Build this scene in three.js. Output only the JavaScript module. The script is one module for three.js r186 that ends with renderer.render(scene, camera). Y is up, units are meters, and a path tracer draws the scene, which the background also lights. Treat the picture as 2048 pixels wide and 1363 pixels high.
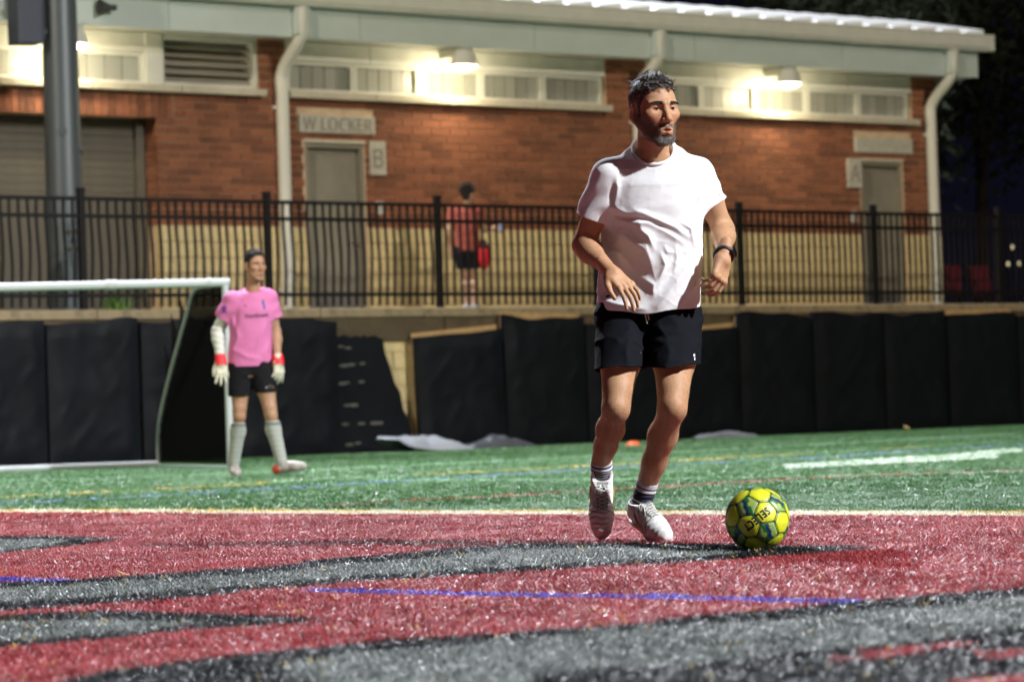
import * as THREE from 'three';
import { mergeGeometries } from 'three/addons/utils/BufferGeometryUtils.js';
import { RoundedBoxGeometry } from 'three/addons/geometries/RoundedBoxGeometry.js';
import { FontLoader } from 'three/addons/loaders/FontLoader.js';
import { TextGeometry } from 'three/addons/geometries/TextGeometry.js';

// ------------------------------------------------------------------ camera, sky, floodlights, exposure
const scene = new THREE.Scene();
const camera = new THREE.PerspectiveCamera(2 * Math.atan(681.5 / 6000) * 180 / Math.PI, 1024 / 681, 0.1, 600);
camera.position.set(0, 0.52, 0);
camera.rotation.order = 'YXZ';
camera.rotation.set(Math.atan(128.5 / 6000), 0, -1.85 * Math.PI / 180);
camera.focus = 10.8;
camera.userData.fStop = 4.6;
camera.updateMatrixWorld();

const renderer = new THREE.WebGLRenderer({ antialias: true });
renderer.setSize(1024, 681);
renderer.toneMapping = THREE.LinearToneMapping;
renderer.toneMappingExposure = 1.2;
renderer.shadowMap.enabled = true;

// clear night sky: deep navy, a touch paler above the town at the horizon, all the way round
{
  const w = 64, h = 32, d = new Float32Array(w * h * 4);
  for (let j = 0; j < h; j++) for (let i = 0; i < w; i++) {
    const el = ((j + 0.5) / h - 0.5) * 2, k = Math.pow(1 - Math.abs(el), 3), o = (j * w + i) * 4;
    d[o] = 0.0022 + 0.0008 * k; d[o + 1] = 0.0022 + 0.0007 * k; d[o + 2] = 0.0062 + 0.0010 * k; d[o + 3] = 1;
  }
  const sky = new THREE.DataTexture(d, w, h, THREE.RGBAFormat, THREE.FloatType);
  sky.mapping = THREE.EquirectangularReflectionMapping; sky.magFilter = THREE.LinearFilter; sky.needsUpdate = true;
  scene.background = sky; scene.environment = sky;
}

// stadium floodlights on their masts, all but one pole outside the frame: [x, y, z] of the lamp bank, aim, candela, colour, cone, edge
const FLOODS = [
  { at: [35, 30, 7], aim: [0.5, 0.9, -11.0], cd: 15000, color: 0xf7fbff, angle: 0.44, penumbra: 0.75, size: 0.5 },     // in front to the right, on the end zone
  { at: [-6.2, 21, -35.0], aim: [1.0, 0.2, -9.5], cd: 4000, color: 0xf2f6ff, angle: 0.9, penumbra: 0.6, size: 0.5, down: { aim: [3.2, 5, -40], cd: 1700, angle: 0.58 } },    // on the pole behind the fence; down: head added to light the roof
  { at: [-27, 25, 14], aim: [0, 2, -38], cd: 4000, color: 0xffeed6, angle: 0.33, penumbra: 0.5, size: 1.6 },             // in front to the left, on the goal area
  { at: [41, 24, 10], aim: [1.2, 1.5, -36.5], cd: 4000, color: 0xffeed6, angle: 0.33, penumbra: 0.6, size: 1.6 },          // far right, on the goal area
];

// ------------------------------------------------------------------ helpers
function rng(seed) { let a = seed >>> 0; return () => { a = (a + 0x6D2B79F5) | 0; let t = Math.imul(a ^ (a >>> 15), 1 | a); t = (t + Math.imul(t ^ (t >>> 7), 61 | t)) ^ t; return ((t ^ (t >>> 14)) >>> 0) / 4294967296; }; }
const R0 = rng(7);
const V = (x, y, z) => new THREE.Vector3(x, y, z);
const lerp = (a, b, t) => a + (b - a) * t, clamp = (x, a = 0, b = 1) => x < a ? a : x > b ? b : x;
const sstep = (a, b, x) => { const t = clamp((x - a) / (b - a)); return t * t * (3 - 2 * t); };
function hash3(x, y, z) { let h = Math.imul(x, 374761393) + Math.imul(y, 668265263) + Math.imul(z, 2147483647 ^ 0x5bd1e995) | 0; h = Math.imul(h ^ (h >>> 13), 1274126177); return ((h ^ (h >>> 16)) >>> 0) / 4294967296; }
function noise3(x, y, z) {
  const xi = Math.floor(x), yi = Math.floor(y), zi = Math.floor(z); let u = x - xi, v = y - yi, w = z - zi;
  u = u * u * (3 - 2 * u); v = v * v * (3 - 2 * v); w = w * w * (3 - 2 * w);
  const c = (a, b, d) => hash3(xi + a, yi + b, zi + d);
  return lerp(lerp(lerp(c(0, 0, 0), c(1, 0, 0), u), lerp(c(0, 1, 0), c(1, 1, 0), u), v), lerp(lerp(c(0, 0, 1), c(1, 0, 1), u), lerp(c(0, 1, 1), c(1, 1, 1), u), v), w);
}
const fbm = (x, y, z, o = 4) => { let s = 0, a = 0.5, f = 1; for (let i = 0; i < o; i++) { s += a * noise3(x * f, y * f, z * f); a *= 0.5; f *= 2.03; } return s; };
const used = {};
function numbered(name) { const k = used[name] = (used[name] ?? -1) + 1; return k ? name + '_' + String(k).padStart(3, '0') : name; }
function thing(name, label, category, pos = [0, 0, 0], turn = 0, group) {
  const o = new THREE.Group(); o.name = numbered(name); o.position.set(...pos); o.rotation.y = turn;
  o.userData = { label, category }; if (group) o.userData.group = group; scene.add(o); return o;
}
function part(name, geo, mat, parent, pos) {
  const m = new THREE.Mesh(Array.isArray(geo) ? (geo.length > 1 ? mergeGeometries(geo.map(g => plain(g))) : geo[0]) : geo, mat);
  m.name = name; m.castShadow = m.receiveShadow = true; if (pos) m.position.set(...pos); if (parent) parent.add(m); return m;
}
function plain(g) { g = g.index ? g.toNonIndexed() : g; for (const k of Object.keys(g.attributes)) if (!['position', 'normal', 'uv'].includes(k)) g.deleteAttribute(k); return g; }
function solo(name, label, category, geo, mat, group) { const m = part(numbered(name), geo, mat, null); m.userData = { label, category }; if (group) m.userData.group = group; scene.add(m); return m; }
function struct(name, geo, mat) { const m = part(name, geo, mat, null); m.userData = { kind: 'structure' }; scene.add(m); return m; }
const box = (w, h, d, x = 0, y = 0, z = 0) => new THREE.BoxGeometry(w, h, d).translate(x, y, z);
const rbox = (w, h, d, x = 0, y = 0, z = 0, r = 0.01, s = 2) => new RoundedBoxGeometry(w, h, d, s, r).translate(x, y, z);
function rod(a, b, r, n = 10, r2 = r) { const d = new THREE.Vector3().subVectors(b, a), g = new THREE.CylinderGeometry(r2, r, d.length(), n); g.translate(0, d.length() / 2, 0); g.applyQuaternion(new THREE.Quaternion().setFromUnitVectors(V(0, 1, 0), d.normalize())); g.translate(a.x, a.y, a.z); return g; }
const tube = (pts, r, seg = 24, n = 8, closed = false) => new THREE.TubeGeometry(new THREE.CatmullRomCurve3(pts, closed, 'centripetal'), seg, r, n, closed);
function mat(r, g, b, rough = 0.8, extra = {}) { return new THREE.MeshStandardMaterial({ color: new THREE.Color().setRGB(r, g, b), roughness: rough, metalness: 0, side: THREE.DoubleSide, ...extra }); }
function tex(w, h, fn, srgb = false) {
  const d = new Uint8Array(w * h * 4);
  for (let j = 0; j < h; j++) for (let i = 0; i < w; i++) { const c = fn(i / w, j / h, i, j), o = (j * w + i) * 4; if (Array.isArray(c)) { d[o] = c[0]; d[o + 1] = c[1]; d[o + 2] = c[2]; } else d[o] = d[o + 1] = d[o + 2] = c; d[o + 3] = 255; }
  const t = new THREE.DataTexture(d, w, h, THREE.RGBAFormat); t.wrapS = t.wrapT = THREE.RepeatWrapping; t.magFilter = THREE.LinearFilter; t.minFilter = THREE.LinearMipmapLinearFilter; t.generateMipmaps = true;
  if (srgb) t.colorSpace = THREE.SRGBColorSpace; t.needsUpdate = true; return t;
}
// tiling noise on a torus of period p cells
function tnoise(u, v, p, seed = 0) {
  const x = u * p, y = v * p, xi = Math.floor(x), yi = Math.floor(y); let a = x - xi, b = y - yi; a = a * a * (3 - 2 * a); b = b * b * (3 - 2 * b);
  const c = (i, j) => hash3(((xi + i) % p + p) % p, ((yi + j) % p + p) % p, seed);
  return lerp(lerp(c(0, 0), c(1, 0), a), lerp(c(0, 1), c(1, 1), a), b);
}
const tfbm = (u, v, p, seed = 0) => 0.5 * tnoise(u, v, p, seed) + 0.25 * tnoise(u, v, p * 2, seed + 1) + 0.15 * tnoise(u, v, p * 4, seed + 2) + 0.1 * tnoise(u, v, p * 8, seed + 3);
// a material with mottled tone and fine relief; uv in metres
function mottled(r, g, b, rough, { amt = 0.25, per = 8, scale = 1, bump = 0.002, seed = 1, dirt = 0, extra = {} } = {}) {
  const S = 256, enc = c => 255 * Math.pow(clamp(c), 1 / 2.2);
  const map = tex(S, S, (u, v) => { const n = 1 + amt * (tfbm(u, v, per, seed) - 0.5) * 2, f = 1 + amt * 0.4 * (hash3(u * S | 0, v * S | 0, seed) - 0.5), st = 1 - dirt * sstep(0.62, 0.75, tfbm(u, v, per >> 1 || 1, seed + 9)); return [enc(r * n * f * st), enc(g * n * f * st), enc(b * n * f * st)]; }, true);
  const bm = tex(S, S, (u, v) => 255 * (0.7 * tfbm(u, v, per * 2, seed + 4) + 0.3 * hash3(u * S | 0, v * S | 0, seed + 5)));
  map.repeat.set(1 / scale, 1 / scale); bm.repeat.set(1 / scale, 1 / scale);
  return new THREE.MeshPhysicalMaterial({ map, bumpMap: bm, bumpScale: bump, roughness: rough, side: THREE.DoubleSide, ...extra });
}
// box-projected uv in metres
function muv(g, ox = 0, oy = 0) {
  g = g.index ? g.toNonIndexed() : g; const p = g.attributes.position, n = g.attributes.normal, uv = new Float32Array(p.count * 2);
  for (let i = 0; i < p.count; i++) { const ax = Math.abs(n.getX(i)), ay = Math.abs(n.getY(i)), az = Math.abs(n.getZ(i)); let a, b; if (ay > ax && ay > az) { a = p.getX(i); b = p.getZ(i); } else if (ax > az) { a = p.getZ(i); b = p.getY(i); } else { a = p.getX(i); b = p.getY(i); } uv[i * 2] = a + ox; uv[i * 2 + 1] = b + oy; }
  g.setAttribute('uv', new THREE.BufferAttribute(uv, 2)); return g;
}
// frame of the side wall, the fence and the building: t metres along it, off metres behind the pads
const TH = Math.atan2(0.612, 0.791), UX = V(Math.cos(TH), 0, -Math.sin(TH)), NX = V(Math.sin(TH), 0, Math.cos(TH));
const along = (t, y, off) => [UX.x * t - NX.x * off, y, -36.8 + UX.z * t - NX.z * off];
function inPoly(p, x, z) { let c = false; for (let i = 0, j = p.length - 1; i < p.length; j = i++) { const [a, b] = p[i], [d, e] = p[j]; if ((b > z) !== (e > z) && x < (d - a) * (z - b) / (e - b) + a) c = !c; } return c; }
function distLine(L, x, z) { let m = 1e9; for (let i = 0; i + 1 < L.length; i++) { const [a, b] = L[i], [c, d] = L[i + 1], dx = c - a, dz = d - b, t = clamp(((x - a) * dx + (z - b) * dz) / (dx * dx + dz * dz)); m = Math.min(m, Math.hypot(x - a - t * dx, z - b - t * dz)); } return m; }

// ---- soft shapes: signed distances meshed with surface nets
const smin = (a, b, k) => { const h = Math.max(k - Math.abs(a - b), 0) / k; return Math.min(a, b) - h * h * k * 0.25; };
const smax = (a, b, k) => -smin(-a, -b, k);
function cone(x, y, z, a, b, ra, rb) { // tapered capsule
  const dx = b[0] - a[0], dy = b[1] - a[1], dz = b[2] - a[2], px = x - a[0], py = y - a[1], pz = z - a[2];
  const t = clamp((px * dx + py * dy + pz * dz) / (dx * dx + dy * dy + dz * dz + 1e-12));
  return Math.hypot(px - dx * t, py - dy * t, pz - dz * t) - (ra + (rb - ra) * t);
}
const ell = (x, y, z, c, r) => { const a = (x - c[0]) / r[0], b = (y - c[1]) / r[1], d = (z - c[2]) / r[2], k = Math.hypot(a, b, d), k2 = Math.hypot(a / r[0], b / r[1], d / r[2]); return k2 < 1e-9 ? -Math.min(...r) : k * (k - 1) / k2; };
const ball = (x, y, z, c, r) => Math.hypot(x - c[0], y - c[1], z - c[2]) - r;
function loft(x, y, z, S, e = 2.2) { // stacked ellipses [y, cx, cz, rx, rz], from the lowest up
  let i = 0; const n = S.length; if (y <= S[0][0]) i = 0; else if (y >= S[n - 1][0]) i = n - 2; else while (S[i + 1][0] < y) i++;
  const A = S[i], B = S[i + 1]; let t = clamp((y - A[0]) / (B[0] - A[0])); t = t * t * (3 - 2 * t) * 0.5 + t * 0.5;
  const cx = lerp(A[1], B[1], t), cz = lerp(A[2], B[2], t), rx = lerp(A[3], B[3], t), rz = lerp(A[4], B[4], t);
  const k = Math.pow(Math.pow(Math.abs(x - cx) / rx, e) + Math.pow(Math.abs(z - cz) / rz, e), 1 / e);
  const d = (k - 1) * Math.min(rx, rz), over = Math.max(S[0][0] - y, y - S[n - 1][0]);
  return Math.max(d, over);
}
function nets(f, lo, hi, h, colorFn) {
  const nx = Math.ceil((hi[0] - lo[0]) / h) + 1, ny = Math.ceil((hi[1] - lo[1]) / h) + 1, nz = Math.ceil((hi[2] - lo[2]) / h) + 1, F = new Float32Array(nx * ny * nz), id = (i, j, k) => i + nx * (j + ny * k);
  const B = 6, far = B * h * 1.8;
  for (let k0 = 0; k0 < nz; k0 += B) for (let j0 = 0; j0 < ny; j0 += B) for (let i0 = 0; i0 < nx; i0 += B) {
    const c = f(lo[0] + (i0 + B / 2) * h, lo[1] + (j0 + B / 2) * h, lo[2] + (k0 + B / 2) * h), skip = Math.abs(c) > far;
    for (let k = k0; k < Math.min(k0 + B, nz); k++) for (let j = j0; j < Math.min(j0 + B, ny); j++) for (let i = i0; i < Math.min(i0 + B, nx); i++) F[id(i, j, k)] = skip ? c : f(lo[0] + i * h, lo[1] + j * h, lo[2] + k * h);
  }
  const vid = new Int32Array(nx * ny * nz).fill(-1), P = [], I = [];
  for (let k = 0; k < nz - 1; k++) for (let j = 0; j < ny - 1; j++) for (let i = 0; i < nx - 1; i++) {
    let n = 0, sx = 0, sy = 0, sz = 0, m = 0; const v = [];
    for (let c = 0; c < 8; c++) { const q = F[id(i + (c & 1), j + ((c >> 1) & 1), k + (c >> 2))]; v.push(q); if (q < 0) m |= 1 << c; }
    if (m === 0 || m === 255) continue;
    for (let a = 0; a < 8; a++) for (let bit = 1; bit < 8; bit <<= 1) { const b = a | bit; if (b === a || ((m >> a) & 1) === ((m >> b) & 1)) continue; const t = v[a] / (v[a] - v[b]); sx += (a & 1) + (bit === 1 ? t : 0); sy += ((a >> 1) & 1) + (bit === 2 ? t : 0); sz += (a >> 2) + (bit === 4 ? t : 0); n++; }
    vid[id(i, j, k)] = P.length / 3; P.push(lo[0] + (i + sx / n) * h, lo[1] + (j + sy / n) * h, lo[2] + (k + sz / n) * h);
  }
  for (let k = 1; k < nz - 1; k++) for (let j = 1; j < ny - 1; j++) for (let i = 1; i < nx - 1; i++) {
    const a = F[id(i, j, k)] < 0;
    const q = (b, p0, p1, p2, p3) => { if (a === b) return; if (p0 < 0 || p1 < 0 || p2 < 0 || p3 < 0) return; if (a) I.push(p0, p1, p2, p0, p2, p3); else I.push(p0, p2, p1, p0, p3, p2); };
    q(F[id(i + 1, j, k)] < 0, vid[id(i, j - 1, k - 1)], vid[id(i, j, k - 1)], vid[id(i, j, k)], vid[id(i, j - 1, k)]);
    q(F[id(i, j + 1, k)] < 0, vid[id(i - 1, j, k - 1)], vid[id(i - 1, j, k)], vid[id(i, j, k)], vid[id(i, j, k - 1)]);
    q(F[id(i, j, k + 1)] < 0, vid[id(i - 1, j - 1, k)], vid[id(i, j - 1, k)], vid[id(i, j, k)], vid[id(i - 1, j, k)]);
  }
  const nv = P.length / 3, N = new Float32Array(nv * 3), e = h * 0.4, UV = new Float32Array(nv * 2), C = colorFn ? new Float32Array(nv * 3) : null;
  for (let i = 0; i < nv; i++) {
    const x = P[i * 3], y = P[i * 3 + 1], z = P[i * 3 + 2], a = f(x + e, y - e, z - e), b = f(x - e, y - e, z + e), c = f(x - e, y + e, z - e), d = f(x + e, y + e, z + e);
    let gx = a - b - c + d, gy = -a - b + c + d, gz = -a + b - c + d; const l = Math.hypot(gx, gy, gz) || 1;
    N[i * 3] = gx / l; N[i * 3 + 1] = gy / l; N[i * 3 + 2] = gz / l; UV[i * 2] = x + z * 0.5; UV[i * 2 + 1] = y + z * 0.2;
    if (C) { const q = colorFn(x, y, z, gx / l, gy / l, gz / l); C[i * 3] = q[0]; C[i * 3 + 1] = q[1]; C[i * 3 + 2] = q[2]; }
  }
  const g = new THREE.BufferGeometry(); g.setAttribute('position', new THREE.Float32BufferAttribute(P, 3)); g.setAttribute('normal', new THREE.BufferAttribute(N, 3)); g.setAttribute('uv', new THREE.BufferAttribute(UV, 2));
  if (C) g.setAttribute('color', new THREE.BufferAttribute(C, 3)); g.setIndex(I); return g;
}

// ------------------------------------------------------------------ ground, playing field, artificial turf
const L1b=[[-2.43,-13.31],[-2.30,-13.31],[-2.01,-13.15],[-1.65,-12.60],[-1.72,-12.34],[-1.86,-11.93],[-2.01,-11.63],[-2.08,-11.37],[-3.4,-11.9],[-3.7,-13.9]];
const L1g=[[-2.37,-12.97],[-2.24,-12.98],[-2.10,-12.93],[-1.88,-12.58],[-1.92,-12.17],[-2.05,-11.89],[-2.14,-11.71],[-3.3,-12.1],[-3.5,-13.6]];
const L2b=[[-1.73,-9.45],[-1.64,-9.51],[-1.41,-9.54],[-1.12,-9.80],[-0.81,-10.00],[-0.68,-10.33],[-0.42,-10.57],[-0.16,-10.95],[0.02,-11.02],[0.38,-10.85],[0.77,-10.47],[0.89,-10.28],[1.11,-10.09],[1.20,-9.93],[0.99,-9.71],[0.83,-9.61],[0.57,-9.42],[0.33,-9.33],[0.09,-9.24],[-0.21,-9.04],[-0.50,-8.90],[-0.62,-8.81],[-0.90,-8.46],[-1.09,-8.30],[-1.39,-8.04],[-1.45,-7.92],[-2.6,-8.1],[-2.8,-9.5]];
const L2g=[[-1.68,-9.17],[-1.60,-9.23],[-1.37,-9.26],[-1.08,-9.44],[-0.78,-9.63],[-0.56,-9.94],[-0.32,-10.21],[-0.07,-10.63],[0.37,-10.45],[0.67,-10.04],[0.73,-9.87],[0.55,-9.73],[0.34,-9.64],[0.10,-9.55],[-0.22,-9.36],[-0.52,-9.21],[-0.80,-8.96],[-1.07,-8.72],[-1.33,-8.50],[-1.47,-8.48],[-1.54,-8.43],[-2.6,-8.5],[-2.7,-9.2]];
const L3b=[[-1.44,-7.84],[-1.37,-7.92],[-1.12,-7.99],[-0.91,-7.82],[-0.69,-7.61],[-0.50,-7.40],[-0.44,-7.33],[-0.58,-7.27],[-0.76,-7.15],[-0.92,-6.98],[-1.07,-6.83],[-1.18,-6.77],[-1.23,-6.70],[-2.4,-6.6],[-2.6,-7.9]];
const L3g=[[-1.40,-7.61],[-1.33,-7.65],[-1.17,-7.65],[-0.99,-7.54],[-0.77,-7.40],[-0.89,-7.23],[-1.10,-7.04],[-1.21,-7.00],[-1.27,-6.94],[-2.4,-6.9],[-2.5,-7.6]];
const L4b=[[-0.88,-4.2],[-0.89,-5.96],[-0.81,-6.14],[-0.68,-6.30],[-0.48,-6.47],[-0.27,-6.66],[-0.05,-6.74],[0.18,-6.84],[0.42,-7.08],[0.67,-7.26],[0.94,-7.48],[1.30,-7.76],[1.54,-7.96],[2.3,-8.5],[2.3,-6.2],[1.08,-5.5],[0.93,-5.38],[0.69,-5.2],[0.54,-5.1],[0.45,-4.9],[0.4,-4.2]];
const L4g=[[-0.31,-5.40],[-0.49,-6.02],[-0.36,-6.29],[-0.15,-6.44],[0.06,-6.58],[0.29,-6.76],[0.52,-6.84],[0.90,-7.11],[1.24,-7.39],[1.44,-7.48],[2.3,-8.1],[2.3,-7.2],[1.29,-6.69],[1.08,-6.45],[0.89,-6.25],[0.72,-6.09],[0.55,-5.98],[0.29,-5.79],[0.05,-5.75],[-0.04,-5.31]];
const L4r=[[0.61,-5.92],[0.72,-6.06],[0.94,-6.19],[0.96,-6.12],[0.80,-5.96],[0.67,-5.76],[0.60,-5.76]];
const L4r2=[[0.88,-5.81],[0.99,-5.94],[1.16,-6.04],[1.7,-6.2],[1.6,-6.0],[1.13,-5.87],[0.95,-5.71],[0.87,-5.68]];
const wbar=[[2.00,-22.39],[2.56,-23.01],[3.47,-23.99],[4.37,-25.82],[4.10,-24.22],[3.80,-23.59],[3.55,-22.10],[2.75,-21.55],[1.87,-20.89]];
const purple=[[-0.57,-8.58],[-0.05,-8.10],[0.34,-7.82],[0.82,-7.38]], purpleL=[[-2.6,-10.6],[-1.80,-9.83],[-1.44,-9.50]];
const blue=[[-4.6,-17.4],[-3.35,-18.39],[-2.19,-19.27],[-1.14,-20.63],[-0.12,-21.83],[1.04,-23.34],[2.28,-24.12],[3.53,-25.90],[4.94,-27.73],[6.5,-29.6]];
const yellow=[[-5,-18.9],[-3.65,-20.04],[-2.99,-20.55],[-2.05,-21.44],[-1.26,-22.73],[-0.13,-23.29],[1.09,-24.44],[2.01,-25.76],[4.06,-28.09],[5.26,-29.56],[7,-31.5]];
const redLine=[[-0.96,-16.21],[-0.10,-16.79],[0.77,-17.47],[1.41,-18.14],[2.07,-18.63],[3.31,-18.64],[4.5,-18.7]];
const white2=[[-1.3,-22.0],[-0.64,-21.07],[0.86,-19.31],[1.49,-19.13],[2.67,-18.47],[3.9,-18.1]];
const whiteL=[[-6.5,-26.4],[-4.65,-25.77],[-3.09,-25.29],[-1.45,-26.15],[-0.15,-27.37],[1.28,-28.70],[5.5,-33.5]];
const COL = { red: [0.36, 0.056, 0.062], grey: [0.175, 0.19, 0.18], black: [0.012, 0.014, 0.016], green: [0.08, 0.195, 0.072], cream: [0.72, 0.66, 0.50], yellow: [0.62, 0.44, 0.08], blue: [0.16, 0.26, 0.55], purple: [0.07, 0.07, 0.50], white: [0.72, 0.74, 0.72], thin: [0.46, 0.13, 0.12], pale: [0.22, 0.42, 0.24] };
function fieldColor(x, z) {
  const j = 0.05 * (fbm(x * 9, 3.1, z * 9, 2) - 0.375) * 2; x += j; z += j * 0.7;
  const s = (x + 2.93) * -0.692 + (z + 17.0) * 0.721;
  if (s > 0.14) {
    if ((inPoly(L4r, x, z) || inPoly(L4r2, x, z)) && fbm(x * 14, 6, z * 14, 3) > 0.40) return COL.red;
    for (const [b, g] of [[L1b, L1g], [L2b, L2g], [L3b, L3g], [L4b, L4g]]) if (inPoly(b, x, z)) return inPoly(g, x, z) ? COL.grey : COL.black;
    if (distLine(purple, x, z) < 0.052 || distLine(purpleL, x, z) < 0.06) return COL.purple;
    return COL.red;
  }
  if (s > -0.10) return COL.cream;
  if (s > -0.24) return fbm(x * 3, 8, z * 3, 2) > 0.36 ? COL.yellow : COL.cream;
  if (inPoly(wbar, x, z)) return hash3(x * 60 | 0, z * 60 | 0, 8) < 0.5 ? COL.white : COL.pale;
  if (distLine(redLine, x, z) < 0.06) return COL.thin;
  if (distLine(white2, x, z) < 0.05 + 0.05 * (x > -0.6)) return COL.pale;
  const worn = hash3(x * 70 | 0, z * 70 | 0, 12);
  if (distLine(blue, x, z) < 0.11 && worn < 0.6) return COL.blue;
  if (distLine(yellow, x, z) < 0.13 && worn < 0.55) return fbm(x * 0.7, 2, z * 0.7, 2) > 0.33 ? COL.yellow : COL.pale;
  if (distLine(whiteL, x, z) < 0.18) return COL.pale;
  return COL.green;
}
struct('ground', new THREE.PlaneGeometry(900, 900).rotateX(-Math.PI / 2).translate(0, -0.03, -60), mottled(0.045, 0.06, 0.03, 0.95, { scale: 3, bump: 0.01 }));
{
  const W = 1024, H = 2048, x0 = -11, x1 = 13, z0 = -47, z1 = 1;
  const map = tex(W, H, (u, v) => { const c = fieldColor(lerp(x0, x1, u), lerp(z1, z0, v)), n = 0.55 + 0.35 * hash3(u * W | 0, v * H | 0, 3); return c.map(q => 255 * Math.pow(clamp(q * n), 1 / 2.2)); }, true);
  map.wrapS = map.wrapT = THREE.ClampToEdgeWrapping;
  const g = new THREE.PlaneGeometry(x1 - x0, z1 - z0).rotateX(-Math.PI / 2).translate((x0 + x1) / 2, 0, (z0 + z1) / 2);
  struct('playing_field', g, new THREE.MeshStandardMaterial({ map, roughness: 0.95 }));
}
function tuft(blades, width, height, spread, seed) {
  const r = rng(seed), P = [], I = [];
  for (let b = 0; b < blades; b++) {
    const a = r() * 6.283, bx = (r() - 0.5) * spread, bz = (r() - 0.5) * spread, h = height * (0.65 + 0.5 * r()), lean = h * (0.35 + 0.9 * r()), dx = Math.cos(a), dz = Math.sin(a), tw = a + 1.57 + (r() - 0.5) * 1.2, wx = Math.cos(tw) * width * 0.5, wz = Math.sin(tw) * width * 0.5, o = P.length / 3;
    for (const [t, ww] of [[0, 1], [0.55, 0.95], [1, 0.45]]) { const hx = bx + dx * lean * t * t, hz = bz + dz * lean * t * t, hy = h * (t - 0.25 * t * t); P.push(hx - wx * ww, hy - 0.001, hz - wz * ww, hx + wx * ww, hy - 0.001, hz + wz * ww); }
    I.push(o, o + 1, o + 2, o + 1, o + 3, o + 2, o + 2, o + 3, o + 4, o + 3, o + 5, o + 4);
  }
  const g = new THREE.BufferGeometry(); g.setAttribute('position', new THREE.Float32BufferAttribute(P, 3)); g.setIndex(I); g.computeVertexNormals(); return g;
}
function turf(name, label, zNear, zFar, cell, geo, seed, margin, size) {
  const r = rng(seed), M = [], C = [], m4 = new THREE.Matrix4(), q = new THREE.Quaternion(), e = new THREE.Euler(), p = V(0, 0, 0), s = V(1, 1, 1), c = new THREE.Color();
  for (let z = zNear; z < zFar; z += cell) {
    const w = z * 0.182 + margin;
    for (let x = -w; x < w; x += cell) {
      const px = x + (r() - 0.5) * cell * 1.1, pz = -(z + (r() - 0.5) * cell * 1.1);
      if (px * NX.x + (pz + 36.8) * NX.z < 0.12) { r(); continue; }      // stops at the pads
      let k = fieldColor(px, pz); const n = (0.72 + 0.5 * r()) * (0.88 + 0.3 * fbm(px * 2.2, 4, pz * 2.2, 3));
      const odd = hash3(px * 900 | 0, pz * 900 | 0, 5); if (cell < 0.03 && odd < 0.012) k = odd < 0.004 ? COL.yellow : odd < 0.008 ? COL.white : COL.grey;
      p.set(px, 0.001, pz); e.set((r() - 0.5) * 0.3 + 0.22 * (noise3(px * 4, 1, pz * 4) - 0.5), r() * 6.283, (r() - 0.5) * 0.3 + 0.22 * (noise3(px * 4, 7, pz * 4) - 0.5)); q.setFromEuler(e); const sc = size * (0.75 + 0.5 * r()); s.set(sc, sc * (0.8 + 0.4 * r()), sc);
      M.push(m4.compose(p, q, s).clone()); C.push(c.setRGB(k[0] * n, k[1] * n, k[2] * n).clone());
    }
  }
  const im = new THREE.InstancedMesh(geo, new THREE.MeshPhysicalMaterial({ color: 0xffffff, roughness: 0.38, specularIntensity: 1, side: THREE.DoubleSide }), M.length);
  M.forEach((a, i) => { im.setMatrixAt(i, a); im.setColorAt(i, C[i]); });
  im.name = name; im.castShadow = im.receiveShadow = true; im.userData = { kind: 'stuff', label, category: 'turf' }; scene.add(im); return im;
}
turf('near_turf', 'red, grey and black artificial turf fibres of the painted end zone', 4.6, 15.6, 0.0148, tuft(8, 0.0021, 0.018, 0.016, 11), 5, 0.55, 1);
turf('far_turf', 'green artificial turf fibres running back to the padded wall', 15.6, 45, 0.035, tuft(13, 0.0042, 0.022, 0.04, 12), 6, 0.9, 1);

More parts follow.
